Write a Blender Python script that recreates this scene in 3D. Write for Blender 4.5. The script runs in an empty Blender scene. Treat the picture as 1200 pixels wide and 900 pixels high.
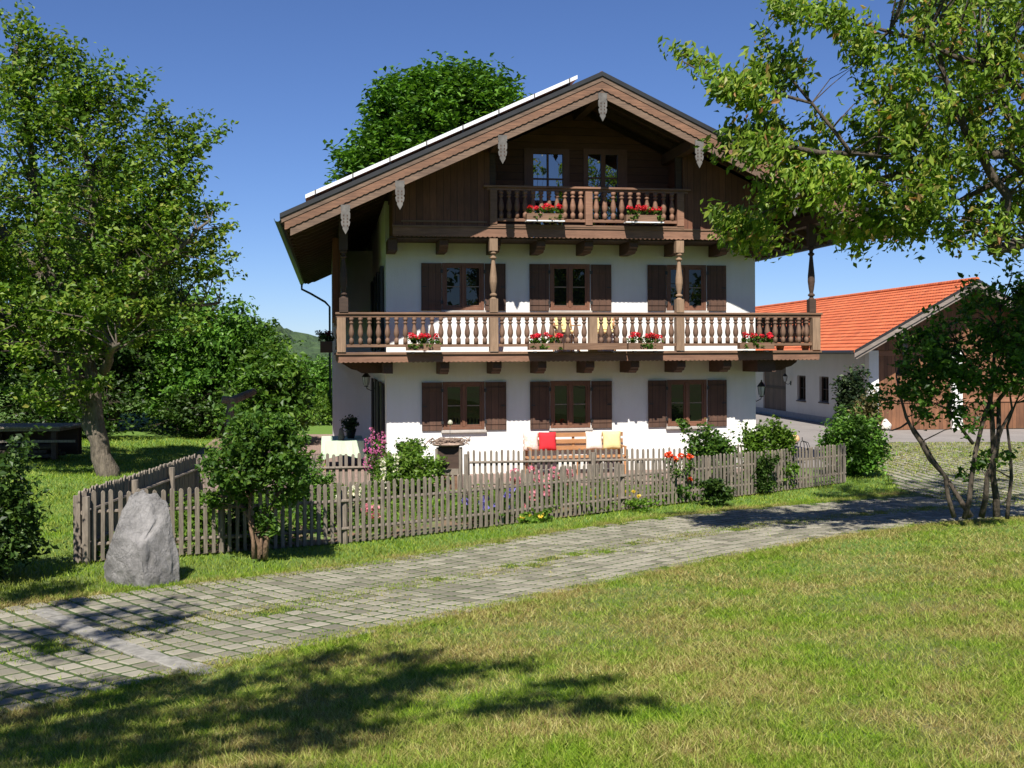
import bpy, math, random
import numpy as np
from mathutils import Vector, Matrix
S = bpy.context.scene
C = S.collection
rnd = random.Random(7)
NR = np.random.default_rng(11)

# ------------------------------------------------------------------ camera, sky, sun, exposure
EYE = 2.96
cam_d = bpy.data.cameras.new('camera'); cam = bpy.data.objects.new('camera', cam_d); C.objects.link(cam)
cam_d.sensor_width = 36; cam_d.lens = 39.0; cam_d.shift_y = -0.03
cam_d.clip_start = 0.1; cam_d.clip_end = 6000
ROLL = math.atan(.005)
cam.matrix_world = Matrix.Translation((0, 0, EYE)) @ Matrix.Rotation(math.pi/2, 4, 'X') @ Matrix.Rotation(-ROLL, 4, 'Z')
S.camera = cam
to_sun = Vector((-.120, -1.034, 1.21)).normalized()
world = bpy.data.worlds.new('World'); S.world = world; world.use_nodes = True
nt = world.node_tree; nt.nodes.clear()
wo = nt.nodes.new('ShaderNodeOutputWorld'); bg = nt.nodes.new('ShaderNodeBackground'); sky = nt.nodes.new('ShaderNodeTexSky')
sky.sky_type = 'NISHITA'; sky.sun_disc = False
sky.sun_elevation = math.radians(49.3); sky.sun_rotation = math.radians(186.6)
sky.altitude = 1600; sky.air_density = 1.0; sky.dust_density = 0.0; sky.ozone_density = 3.0
bg.inputs[1].default_value = 0.055
tint = nt.nodes.new('ShaderNodeMix'); tint.data_type = 'RGBA'; tint.blend_type = 'MULTIPLY'; tint.inputs[0].default_value = 1
tint.inputs[7].default_value = (.77, .91, 1.25, 1)
nt.links.new(sky.outputs[0], tint.inputs[6]); nt.links.new(tint.outputs[2], bg.inputs[0]); nt.links.new(bg.outputs[0], wo.inputs[0])
sun_d = bpy.data.lights.new('sun', 'SUN'); sun_d.energy = 5.0; sun_d.angle = math.radians(0.55); sun_d.color = (1, .95, .87)
sun = bpy.data.objects.new('sun', sun_d); C.objects.link(sun)
sun.rotation_euler = to_sun.to_track_quat('Z', 'Y').to_euler()
S.view_settings.view_transform = 'Standard'; S.view_settings.look = 'None'
S.view_settings.exposure = 0.68; S.view_settings.gamma = 1; S.view_settings.use_curve_mapping = False
S.render.engine = 'CYCLES'
S.cycles.max_bounces = 6; S.cycles.diffuse_bounces = 3; S.cycles.glossy_bounces = 3; S.cycles.transmission_bounces = 3
S.cycles.transparent_max_bounces = 6; S.cycles.caustics_reflective = False; S.cycles.caustics_refractive = False

# ------------------------------------------------------------------ measuring helper: a sight line at a chosen distance gives a point in the place
FOC = 1300.0
def pt(u, v, Y):
    a, b = u-600, 450-v
    c, s = math.cos(ROLL), math.sin(ROLL)
    return Vector(((a*c+b*s)/FOC*Y, Y, EYE+((-a*s+b*c)-36)/FOC*Y))

# ------------------------------------------------------------------ materials
def lin(c):
    return tuple(((x/255)/12.92 if x/255 <= .04045 else ((x/255+.055)/1.055)**2.4) for x in c)
def newmat(name):
    m = bpy.data.materials.new(name); m.use_nodes = True
    n = m.node_tree.nodes; return m, m.node_tree, n['Principled BSDF'], n['Material Output']
def coords(t, kind='Object', scale=(1, 1, 1), rot=(0, 0, 0)):
    tc = t.nodes.new('ShaderNodeTexCoord'); mp = t.nodes.new('ShaderNodeMapping')
    mp.inputs['Scale'].default_value = scale; mp.inputs['Rotation'].default_value = rot
    t.links.new(tc.outputs[kind], mp.inputs[0]); return mp.outputs[0]
def noise(t, vec, scale, detail=4, rough=.55):
    n = t.nodes.new('ShaderNodeTexNoise'); n.inputs['Scale'].default_value = scale
    n.inputs['Detail'].default_value = detail; n.inputs['Roughness'].default_value = rough
    if vec: t.links.new(vec, n.inputs['Vector'])
    return n.outputs['Fac']
def ramp(t, fac, stops):
    r = t.nodes.new('ShaderNodeValToRGB'); e = r.color_ramp.elements
    while len(e) < len(stops): e.new(.5)
    for i, (p, c) in enumerate(stops): e[i].position = p; e[i].color = (*c, 1)
    t.links.new(fac, r.inputs[0]); return r.outputs[0]
def mixc(t, fac, a, b, mode='MIX'):
    m = t.nodes.new('ShaderNodeMix'); m.data_type = 'RGBA'; m.blend_type = mode
    for sock, val in ((m.inputs[0], fac), (m.inputs[6], a), (m.inputs[7], b)):
        if hasattr(val, 'is_output'): t.links.new(val, sock)
        elif isinstance(val, (int, float)): sock.default_value = val
        else: sock.default_value = (*val, 1)
    return m.outputs[2]
def bump(t, b, h, strength=.3, dist=.01):
    n = t.nodes.new('ShaderNodeBump'); n.inputs['Strength'].default_value = strength; n.inputs['Distance'].default_value = dist
    t.links.new(h, n.inputs['Height']); t.links.new(n.outputs[0], b.inputs['Normal'])
def island(t):
    g = t.nodes.new('ShaderNodeNewGeometry'); return g.outputs['Random Per Island']

def wood(name, dark, light, axis='X', rough=.75, var=.5, scale=1.0, planks=None, plank_axis=0):
    m, t, b, o = newmat(name)
    sc = {'X': (1.2, 14, 14), 'Y': (14, 1.2, 14), 'Z': (14, 14, 1.2)}[axis]
    v = coords(t, 'Object', tuple(s*scale for s in sc))
    g = noise(t, v, 2.2, 6, .65)
    w = noise(t, coords(t, 'Object'), 1.1*scale, 3)
    c = ramp(t, g, [(.25, dark), (.75, light)])
    c = mixc(t, w, c, tuple(x*.62 for x in light), 'MIX') if False else c
    mm = t.nodes.new('ShaderNodeMapRange'); mm.inputs[1].default_value = .3; mm.inputs[2].default_value = .7
    mm.inputs[3].default_value = 1-var*.5; mm.inputs[4].default_value = 1+var*.35
    t.links.new(w, mm.inputs[0])
    hs = t.nodes.new('ShaderNodeHueSaturation'); t.links.new(mm.outputs[0], hs.inputs['Value']); t.links.new(c, hs.inputs['Color'])
    col = hs.outputs[0]
    hgt = g
    if planks:
        sx = t.nodes.new('ShaderNodeSeparateXYZ'); tc = t.nodes.new('ShaderNodeTexCoord'); t.links.new(tc.outputs['Object'], sx.inputs[0])
        mu = t.nodes.new('ShaderNodeMath'); mu.operation = 'DIVIDE'; mu.inputs[1].default_value = planks; t.links.new(sx.outputs[plank_axis], mu.inputs[0])
        fr = t.nodes.new('ShaderNodeMath'); fr.operation = 'FRACT'; t.links.new(mu.outputs[0], fr.inputs[0])
        gt = t.nodes.new('ShaderNodeMath'); gt.operation = 'GREATER_THAN'; gt.inputs[1].default_value = .07; t.links.new(fr.outputs[0], gt.inputs[0])
        fl = t.nodes.new('ShaderNodeMath'); fl.operation = 'FLOOR'; t.links.new(mu.outputs[0], fl.inputs[0])
        wn = t.nodes.new('ShaderNodeTexWhiteNoise'); wn.noise_dimensions = '1D'; t.links.new(fl.outputs[0], wn.inputs['W'])
        mr = t.nodes.new('ShaderNodeMapRange'); mr.inputs[3].default_value = .75; mr.inputs[4].default_value = 1.2; t.links.new(wn.outputs[0], mr.inputs[0])
        m1 = t.nodes.new('ShaderNodeMath'); m1.operation = 'MULTIPLY'; t.links.new(mr.outputs[0], m1.inputs[0]); t.links.new(mm.outputs[0], m1.inputs[1])
        m2 = t.nodes.new('ShaderNodeMath'); m2.operation = 'MULTIPLY'
        mp2 = t.nodes.new('ShaderNodeMapRange'); mp2.inputs[3].default_value = .35; mp2.inputs[4].default_value = 1; t.links.new(gt.outputs[0], mp2.inputs[0])
        t.links.new(m1.outputs[0], m2.inputs[0]); t.links.new(mp2.outputs[0], m2.inputs[1])
        t.links.new(m2.outputs[0], hs.inputs['Value'])
        hgt = gt.outputs[0]
    t.links.new(col, b.inputs['Base Color']); b.inputs['Roughness'].default_value = rough
    bump(t, b, hgt, .35, .006)
    return m
def plain(name, col, rough=.6, var=.15, scale=6, metal=0, bmp=.15, island_var=0):
    m, t, b, o = newmat(name)
    v = coords(t); n = noise(t, v, scale, 5)
    c = ramp(t, n, [(.3, tuple(x*(1-var) for x in col)), (.7, tuple(min(1, x*(1+var)) for x in col))])
    t.links.new(c, b.inputs['Base Color']); b.inputs['Roughness'].default_value = rough; b.inputs['Metallic'].default_value = metal
    if bmp: bump(t, b, noise(t, v, scale*6, 3), bmp, .004)
    return m
def leafmat(name, stops, trans=.35, gloss=.3):
    m, t, b, o = newmat(name)
    c = ramp(t, island(t), stops)
    big = noise(t, coords(t), .9, 2)
    mm = t.nodes.new('ShaderNodeMapRange'); mm.inputs[1].default_value = .35; mm.inputs[2].default_value = .65
    mm.inputs[3].default_value = .75; mm.inputs[4].default_value = 1.25; t.links.new(big, mm.inputs[0])
    hs = t.nodes.new('ShaderNodeHueSaturation'); t.links.new(mm.outputs[0], hs.inputs['Value']); t.links.new(c, hs.inputs['Color'])
    c = hs.outputs[0]
    t.links.new(c, b.inputs['Base Color']); b.inputs['Roughness'].default_value = .45; b.inputs['Specular IOR Level'].default_value = gloss
    tr = t.nodes.new('ShaderNodeBsdfTranslucent'); mx = t.nodes.new('ShaderNodeMixShader'); mx.inputs[0].default_value = trans
    tc = mixc(t, 1.0, c, (1.25, 1.35, .5), 'MULTIPLY'); t.links.new(tc, tr.inputs[0])
    t.links.new(b.outputs[0], mx.inputs[1]); t.links.new(tr.outputs[0], mx.inputs[2]); t.links.new(mx.outputs[0], o.inputs[0])
    return m
def glassmat(name, col, fac):
    m, t, b, o = newmat(name)
    b.inputs['Base Color'].default_value = (*col, 1); b.inputs['Roughness'].default_value = .4; b.inputs['Specular IOR Level'].default_value = 0
    g = t.nodes.new('ShaderNodeBsdfGlossy'); g.inputs['Roughness'].default_value = .01
    mx = t.nodes.new('ShaderNodeMixShader'); mx.inputs[0].default_value = fac
    n = noise(t, coords(t), 1.3, 1); bp = t.nodes.new('ShaderNodeBump'); bp.inputs['Strength'].default_value = .12; bp.inputs['Distance'].default_value = .02
    t.links.new(n, bp.inputs['Height']); t.links.new(bp.outputs[0], g.inputs['Normal'])
    t.links.new(b.outputs[0], mx.inputs[1]); t.links.new(g.outputs[0], mx.inputs[2]); t.links.new(mx.outputs[0], o.inputs[0])
    return m

M = {}
def plaster(name, col):
    m, t, b, o = newmat(name)
    c = ramp(t, noise(t, coords(t), 1.2, 5, .6), [(.3, tuple(x*.93 for x in col)), (.7, col)])
    sx = t.nodes.new('ShaderNodeSeparateXYZ'); t.links.new(coords(t), sx.inputs[0])
    ad = t.nodes.new('ShaderNodeMath'); ad.operation = 'MULTIPLY_ADD'; ad.inputs[1].default_value = .9
    t.links.new(noise(t, coords(t), 3, 6, .7), ad.inputs[0]); t.links.new(sx.outputs[2], ad.inputs[2])
    dirt = t.nodes.new('ShaderNodeMapRange'); dirt.inputs[1].default_value = .35; dirt.inputs[2].default_value = .95
    dirt.inputs[3].default_value = .45; dirt.inputs[4].default_value = 0; t.links.new(ad.outputs[0], dirt.inputs[0])
    c = mixc(t, dirt.outputs[0], c, (.45, .42, .34))
    st = ramp(t, noise(t, coords(t, 'Object', (5, 5, .5)), 1.6, 6, .7), [(.35, (.89, .88, .85)), (.6, (1, 1, 1))])
    c = mixc(t, .3, c, st, 'MULTIPLY')
    t.links.new(c, b.inputs['Base Color']); b.inputs['Roughness'].default_value = .9
    n4 = t.nodes.new('ShaderNodeMath'); n4.operation = 'ADD'
    t.links.new(noise(t, coords(t), 35, 4), n4.inputs[0]); t.links.new(noise(t, coords(t), 3, 3), n4.inputs[1])
    bump(t, b, n4.outputs[0], .5, .010); return m
M['plaster'] = plaster('white_plaster', (.80, .79, .76))
M['plaster2'] = plaster('annex_plaster', (.66, .63, .58))
M['shutter'] = wood('shutter_wood', (.07, .036, .022), (.13, .065, .04), 'Z', planks=.17)
M['frame'] = wood('window_frame_wood', (.13, .055, .03), (.21, .092, .05), 'Z', .55)
M['weath'] = wood('weathered_brown_wood', (.105, .055, .03), (.24, .135, .08), 'X')
M['weathz'] = wood('weathered_turned_wood', (.095, .052, .032), (.21, .12, .075), 'Z')
M['lite'] = wood('pale_weathered_wood', (.16, .10, .06), (.33, .215, .135), 'Z')
M['dark'] = wood('dark_old_wood', (.035, .02, .013), (.075, .042, .027), 'X')
M['beam'] = wood('dark_beam_wood', (.045, .022, .013), (.10, .05, .03), 'Y')
M['board'] = wood('attic_boards', (.10, .038, .019), (.19, .074, .038), 'Z', planks=.16)
M['boardh'] = wood('recess_boards', (.09, .036, .018), (.16, .066, .034), 'X', planks=.19, plank_axis=2)
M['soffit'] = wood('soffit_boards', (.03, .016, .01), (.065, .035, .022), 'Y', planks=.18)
M['rake'] = wood('rake_board_orange', (.085, .042, .024), (.27, .135, .075), 'X')
M['rake2'] = wood('rake_board_grey', (.07, .042, .028), (.22, .14, .09), 'X')
M['fascia'] = wood('fascia_wood', (.14, .068, .04), (.27, .14, .085), 'X')
M['pend'] = plain('carved_grey_wood', (.12, .11, .10), .8, .3, 9)
M['picket'] = None
M['glass'] = glassmat('window_glass', (.008, .010, .008), .055)
M['glassup'] = glassmat('attic_glass', (.012, .014, .016), .30)
M['gutter'] = plain('green_gutter', (.03, .06, .05), .4, .2, 4, .3)
M['white'] = plain('white_metal', (.75, .76, .78), .35, .05)
M['iron'] = plain('black_iron', (.02, .02, .02), .45, .2)
M['lampglass'] = plain('lantern_glass', (.6, .62, .6), .15, .1)
M['stonesill'] = plain('stone_sill', (.42, .38, .34), .8)
M['teak'] = wood('orange_wood', (.30, .135, .055), (.50, .26, .12), 'X', .5)
M['annexwood'] = wood('annex_boards', (.14, .06, .028), (.25, .11, .052), 'Z', planks=.16)
M['annexband'] = wood('annex_band', (.20, .09, .045), (.34, .16, .09), 'X')
M['annexrake'] = wood('annex_rake_board', (.15, .12, .10), (.32, .27, .23), 'X')
M['terra'] = plain('terracotta', (.45, .17, .08), .8)
M['solar'] = glassmat('solar_glass', (.01, .015, .03), .2)

# ------------------------------------------------------------------ mesh building
class MB:
    def __init__(s): s.v = []; s.f = []
    def add(s, vs, fs):
        n = len(s.v); s.v += [tuple(p) for p in vs]; s.f += [tuple(i+n for i in f) for f in fs]; return s
    def box(s, x0, x1, y0, y1, z0, z1, m=None):
        vs = [Vector((x, y, z)) for z in (z0, z1) for y in (y0, y1) for x in (x0, x1)]
        if m: vs = [m @ p for p in vs]
        return s.add(vs, [(0, 2, 3, 1), (4, 5, 7, 6), (0, 1, 5, 4), (2, 6, 7, 3), (0, 4, 6, 2), (1, 3, 7, 5)])
    def prism(s, poly, axis, a, b, m=None):
        f = {'y': lambda p, q: Vector((p[0], q, p[1])), 'x': lambda p, q: Vector((q, p[0], p[1])), 'z': lambda p, q: Vector((p[0], p[1], q))}[axis]
        vs = [f(p, a) for p in poly]+[f(p, b) for p in poly]; n = len(poly)
        if m: vs = [m @ p for p in vs]
        return s.add(vs, [tuple(range(n))[::-1], tuple(range(n, 2*n))]+[(i, (i+1) % n, n+(i+1) % n, n+i) for i in range(n)])
    def tube(s, pts, rad, n=6, cap=True):
        pts = [Vector(p) for p in pts]; base = len(s.v)
        if not isinstance(rad, (list, tuple)): rad = [rad]*len(pts)
        up = None
        for i, p in enumerate(pts):
            d = (pts[min(i+1, len(pts)-1)]-pts[max(i-1, 0)])
            d = d.normalized() if d.length > 1e-9 else Vector((0, 0, 1))
            if up is None: up = d.orthogonal().normalized()
            else:
                up = (up-d*up.dot(d)); up = up.normalized() if up.length > 1e-6 else d.orthogonal().normalized()
            w = d.cross(up)
            for k in range(n):
                a = 2*math.pi*k/n; s.v.append(tuple(p+(up*math.cos(a)+w*math.sin(a))*rad[i]))
        for i in range(len(pts)-1):
            for k in range(n):
                s.f.append((base+i*n+k, base+i*n+(k+1) % n, base+(i+1)*n+(k+1) % n, base+(i+1)*n+k))
        if cap:
            s.f.append(tuple(base+k for k in range(n))[::-1]); s.f.append(tuple(base+(len(pts)-1)*n+k for k in range(n)))
        return s
    def lathe(s, prof, cx, cy, n=10):
        base = len(s.v)
        for r, z in prof:
            for k in range(n):
                a = 2*math.pi*(k+.5)/n; s.v.append((cx+r*math.cos(a), cy+r*math.sin(a), z))
        for i in range(len(prof)-1):
            for k in range(n): s.f.append((base+i*n+k, base+i*n+(k+1) % n, base+(i+1)*n+(k+1) % n, base+(i+1)*n+k))
        s.f.append(tuple(base+k for k in range(n))[::-1]); s.f.append(tuple(base+(len(prof)-1)*n+k for k in range(n)))
        return s
    def build(s, name, mat, parent=None, smooth=False, bevel=0):
        me = bpy.data.meshes.new(name); me.from_pydata(s.v, [], s.f); me.materials.append(mat)
        if smooth: me.polygons.foreach_set('use_smooth', [True]*len(me.polygons))
        o = bpy.data.objects.new(name, me); C.objects.link(o)
        if parent: o.parent = parent
        if bevel:
            b = o.modifiers.new('bevel', 'BEVEL'); b.width = bevel; b.segments = 2; b.limit_method = 'ANGLE'
        return o
def tag(o, label=None, cat=None, group=None, kind=None):
    if label: o['label'] = label
    if cat: o['category'] = cat
    if group: o['group'] = group
    if kind: o['kind'] = kind
    return o
def thing(name, label, cat, loc=(0, 0, 0), rz=0, group=None):
    o = bpy.data.objects.new(name, None); C.objects.link(o); o.location = loc; o.rotation_euler = (0, 0, rz)
    o.empty_display_size = .3
    return tag(o, label, cat, group)
def copy_of(o, parent=None, loc=None):
    c = o.copy(); C.objects.link(c)
    if parent: c.parent = parent
    if loc is not None: c.location = loc
    for ch in list(o.children):
        copy_of(ch, c)
    return c
def npmesh(name, verts, faces, mat, parent=None, smooth=False):
    k = faces.shape[1]; me = bpy.data.meshes.new(name)
    me.vertices.add(len(verts)); me.vertices.foreach_set('co', np.ascontiguousarray(verts, dtype=np.float32).ravel())
    me.loops.add(faces.size); me.loops.foreach_set('vertex_index', np.ascontiguousarray(faces, dtype=np.int32).ravel())
    me.polygons.add(len(faces)); me.polygons.foreach_set('loop_start', np.arange(0, faces.size, k, dtype=np.int32))
    me.polygons.foreach_set('loop_total', np.full(len(faces), k, dtype=np.int32))
    me.polygons.foreach_set('use_smooth', np.full(len(faces), bool(smooth)))
    me.update(calc_edges=True); me.materials.append(mat)
    o = bpy.data.objects.new(name, me); C.objects.link(o)
    if parent: o.parent = parent
    return o

# ------------------------------------------------------------------ terrain height
CP = np.array([(0, 0, 1.36), (0, 5, 1.1), (-3, 0, 1.32), (5, 0, 1.4), (4.5, 8, .86), (8, 12, .62), (11, 16, .36), (-5, 4, .98), (-9, 8, .6), (-13, 12, .5), (0, -8, 1.6), (-12, -5, 1.5), (12, -5, 1.6), (14, 6, 1.1),
 (-3.65, 7.9, .36), (-2.8, 9, .36), (-1.6, 10.4, .31), (.38, 12.4, .26), (3.1, 15.7, .14), (6.9, 18.2, .12),
 (-5.4, 11.8, .3), (-2.25, 14.6, .11), (-.83, 16.2, .06), (.94, 18.3, .03), (3.1, 20, -.01), (6.2, 22.3, -.09),
 (-5.55, 14.2, .3), (-2.55, 16.7, .09), (-.46, 18.2, .03), (2.13, 20.9, -.02), (7.84, 26, -.13), (11, 24, -.13), (-6, 21, .14), (-9, 16, .38),
 (-3, 26.5, 0), (3, 27, 0), (7, 28, -.03), (0, 35, 0), (-8, 30, .05), (-4, 42, 0), (13, 30, -.14), (12, 40, -.14), (16, 43, -.14), (24, 42, -.14), (20, 30, -.14), (15, 22, -.1), (18, 18, 0),
 (-13, 28, .35), (-10, 37, .1), (-25, 30, .8), (-20, 18, .8), (-25, 5, 1.2), (25, 10, .6), (30, 30, -.1), (0, 55, -.1), (14, 56, -.14), (30, 60, -.2), (-20, 50, .3), (-5, 50, 0)], float)
def _k(d2): return np.where(d2 > 1e-12, .5*d2*np.log(np.maximum(d2, 1e-12)), 0)
_n = len(CP)
_A = np.zeros((_n+3, _n+3)); _d = ((CP[:, None, :2]-CP[None, :, :2])**2).sum(-1)
_A[:_n, :_n] = _k(_d)+np.eye(_n)*2.0; _A[:_n, _n] = 1; _A[:_n, _n+1:] = CP[:, :2]; _A[_n, :_n] = 1; _A[_n+1:, :_n] = CP[:, :2].T
_w = np.linalg.solve(_A, np.concatenate([CP[:, 2], np.zeros(3)]))
def gz(x, y):
    x = np.asarray(x, float); y = np.asarray(y, float); sh = x.shape; xf = x.ravel(); yf = y.ravel()
    r = np.empty(len(xf))
    for i in range(0, len(xf), 40000):
        a = xf[i:i+40000]; b = yf[i:i+40000]
        d2 = (a[:, None]-CP[None, :, 0])**2+(b[:, None]-CP[None, :, 1])**2
        r[i:i+40000] = _k(d2) @ _w[:_n]+_w[_n]+_w[_n+1]*a+_w[_n+2]*b
    dist = np.maximum(np.abs(xf)-28, np.maximum(yf-58, -6-yf)); f = np.clip(dist/25, 0, 1); f = f*f*(3-2*f)
    far = np.where(yf > 58, -.2-np.clip((yf-70)/60, 0, 1)*6, .6)
    r = np.clip(r, -1, 2.2)*(1-f)+far*f
    return r.reshape(sh) if sh else float(r[0])
def gnd(x, y): return float(gz(np.array([x]), np.array([y]))[0])

# outlines on the ground (world X, Y)
ROAD_UP = [(-16, 2.0), (-9.6, 7.0), (-7.4, 9.4), (-5.3, 11.7), (-2.25, 14.6), (-.83, 16.2), (.94, 18.3), (3.1, 20.2), (6.2, 22.4), (8.6, 24.0)]
ROAD_LO = [(-12.4, -1.2), (-6.2, 4.9), (-3.65, 7.9), (-2.8, 9.0), (-1.6, 10.4), (.38, 12.4), (3.1, 15.3), (5.0, 16.9), (6.9, 18.2), (9.5, 19.2)]
YARD = [(8.6, 24.0), (9.5, 19.2), (14, 20.0), (24, 21), (34, 24), (34, 37.5), (11.4, 37.5), (10.2, 33), (9.6, 28.5), (8.95, 26)]
def inside(poly, x, y):
    x = np.asarray(x); y = np.asarray(y); r = np.zeros(x.shape, bool); n = len(poly)
    for i in range(n):
        (x1, y1), (x2, y2) = poly[i], poly[(i+1) % n]
        c = ((y1 > y) != (y2 > y)) & (x < (x2-x1)*(y-y1)/((y2-y1) if y2 != y1 else 1e-9)+x1); r ^= c
    return r
ROADP = ROAD_LO+ROAD_UP[::-1]
YAW = math.radians(9.4); HP = Vector((-3.036, 26.8, 0))
def hw(x, y): # house-local to world
    return (HP.x+x*math.cos(YAW)-y*math.sin(YAW), HP.y+x*math.sin(YAW)+y*math.cos(YAW))
PATIO = [hw(-5.2, -2.7), hw(9.6, -2.7), hw(9.6, 1), hw(0, 1), hw(0, 14), hw(-5.2, 14)]
FL = (-5.55, 14.2); FR = (7.84, 26.0); FBL = (-6.05, 21.2); FBM = (-1.07, 23.2); FBR = (4.7, 24.4)
GARDEN = [FL, FR, (5.6, 24.6), FBM, FBL]
YARDP = YARD
ASPH = [(6.6, 28.2), (8.4, 28.9), (9.3, 29.6), (10.2, 34), (11.3, 37.5), (34, 37.5), (34, 44.2), (13.6, 43.6), (13.5, 48), (11.8, 62), (7.6, 62), (5.5, 40)]

# ground sheet
def axis_pts(lo, hi, step, far_lo, far_hi):
    a = list(np.arange(lo, hi+.001, step)); s = step
    x = a[-1]
    while x < far_hi: s *= 1.35; x += s; a.append(x)
    s = step; x = a[0]
    while x > far_lo: s *= 1.35; x -= s; a.insert(0, x)
    return np.array(a)
gx = axis_pts(-24, 30, .45, -2500, 2500); gy = axis_pts(-4, 60, .45, -600, 3500)
GX, GY = np.meshgrid(gx, gy); GZ = gz(GX, GY)
small = (np.sin(GX*1.9+GY*.7)*np.cos(GY*1.3-GX*.4))*.012
GZ = GZ+np.where(inside(ROADP, GX, GY) | inside(YARD, GX, GY) | inside(ASPH, GX, GY) | inside(PATIO, GX, GY), 0, small)
nx, ny = len(gx), len(gy)
idx = np.arange(nx*ny).reshape(ny, nx)
F_ = np.stack([idx[:-1, :-1], idx[:-1, 1:], idx[1:, 1:], idx[1:, :-1]], -1).reshape(-1, 4)
def grassmat():
    m, t, b, o = newmat('lawn')
    v = coords(t)
    n1 = noise(t, v, .55, 4); n2 = noise(t, v, 9, 6, .75); n3 = noise(t, coords(t, 'Object', (1, 1, 1)), 60, 3, .7)
    dry = ramp(t, n2, [(.3, (.07, .11, .02)), (.55, (.15, .14, .05)), (.75, (.22, .16, .09))])
    green = ramp(t, n3, [(.3, (.075, .15, .015)), (.7, (.15, .26, .035))])
    # drier towards the mown slope in front, greener round the garden
    sx = t.nodes.new('ShaderNodeSeparateXYZ'); t.links.new(v, sx.inputs[0])
    mr = t.nodes.new('ShaderNodeMapRange'); mr.inputs[1].default_value = 17; mr.inputs[2].default_value = 11; t.links.new(sx.outputs[1], mr.inputs[0])
    f = ramp(t, n1, [(.35, (.25, .25, .25)), (.65, (.95, .95, .95))])
    mu = t.nodes.new('ShaderNodeMath'); mu.operation = 'MULTIPLY'; t.links.new(mr.outputs[0], mu.inputs[0]); t.links.new(f, mu.inputs[1])
    c = mixc(t, mu.outputs[0], green, dry)
    t.links.new(c, b.inputs['Base Color']); b.inputs['Roughness'].default_value = .95
    bump(t, b, noise(t, v, 45, 4, .7), .8, .03); return m
g = npmesh('ground', np.stack([GX, GY, GZ], -1).reshape(-1, 3), F_, grassmat(), smooth=True); tag(g, kind='structure')

def sheet(name, poly, dz, mat, step=.5):
    xs = [p[0] for p in poly]; ys = [p[1] for p in poly]
    import bmesh
    bm = bmesh.new(); f = bm.faces.new([bm.verts.new((p[0], p[1], 0)) for p in poly])
    for ax, lo, hi in ((0, min(xs), max(xs)), (1, min(ys), max(ys))):
        c = lo+step
        while c < hi:
            no = (1, 0, 0) if ax == 0 else (0, 1, 0); co = (c, 0, 0) if ax == 0 else (0, c, 0)
            bmesh.ops.bisect_plane(bm, geom=bm.verts[:]+bm.edges[:]+bm.faces[:], plane_co=co, plane_no=no); c += step
    z = gz(np.array([v.co.x for v in bm.verts]), np.array([v.co.y for v in bm.verts]))
    for v, q in zip(bm.verts, z): v.co.z = q+dz
    bmesh.ops.recalc_face_normals(bm, faces=bm.faces)
    if sum(f.normal.z for f in bm.faces) < 0: bmesh.ops.reverse_faces(bm, faces=bm.faces)
    me = bpy.data.meshes.new(name); bm.to_mesh(me); bm.free(); me.materials.append(mat)
    me.polygons.foreach_set('use_smooth', [True]*len(me.polygons))
    o = bpy.data.objects.new(name, me); C.objects.link(o); return tag(o, kind='structure')
def joints_mat():
    m, t, b, o = newmat('joint_soil'); v = coords(t)
    c = ramp(t, noise(t, v, 14, 5, .7), [(.35, (.03, .055, .012)), (.6, (.06, .10, .02)), (.8, (.10, .09, .04))])
    t.links.new(c, b.inputs['Base Color']); b.inputs['Roughness'].default_value = 1; bump(t, b, noise(t, v, 60, 4), .8, .02); return m
M['joint'] = joints_mat()
sheet('road', ROADP, .012, M['joint']); sheet('yard', YARD, .012, M['joint'], 1.0)
m, t, b, o = newmat('asphalt'); v = coords(t)
t.links.new(ramp(t, noise(t, v, .8, 6, .7), [(.3, (.20, .18, .165)), (.7, (.27, .245, .225))]), b.inputs['Base Color']); b.inputs['Roughness'].default_value = .9
bump(t, b, noise(t, v, 90, 3), .5, .01)
sheet('asphalt_yard', ASPH, .016, m, 1.2)
m, t, b, o = newmat('patio_brick')
br = t.nodes.new('ShaderNodeTexBrick'); t.links.new(coords(t, 'Object', (1, 1, 1), (0, 0, -YAW)), br.inputs['Vector'])
br.inputs['Scale'].default_value = 4.5; br.inputs['Color1'].default_value = (.27, .17, .14, 1); br.inputs['Color2'].default_value = (.35, .24, .20, 1); br.inputs['Mortar'].default_value = (.16, .13, .10, 1)
br.inputs['Mortar Size'].default_value = .03
t.links.new(br.outputs[0], b.inputs['Base Color']); b.inputs['Roughness'].default_value = .9; bump(t, b, br.outputs['Fac'], -.4, .01)
sheet('patio', PATIO, .014, m, .8)
m, t, b, o = newmat('garden_soil'); v = coords(t)
t.links.new(ramp(t, noise(t, v, 2.5, 6, .7), [(.35, (.15, .24, .05)), (.5, (.16, .12, .07)), (.65, (.25, .13, .08))]), b.inputs['Base Color']); b.inputs['Roughness'].default_value = 1
bump(t, b, noise(t, v, 20, 5), .9, .04)
sheet('garden_bed', GARDEN, .018, m, .5)

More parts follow.
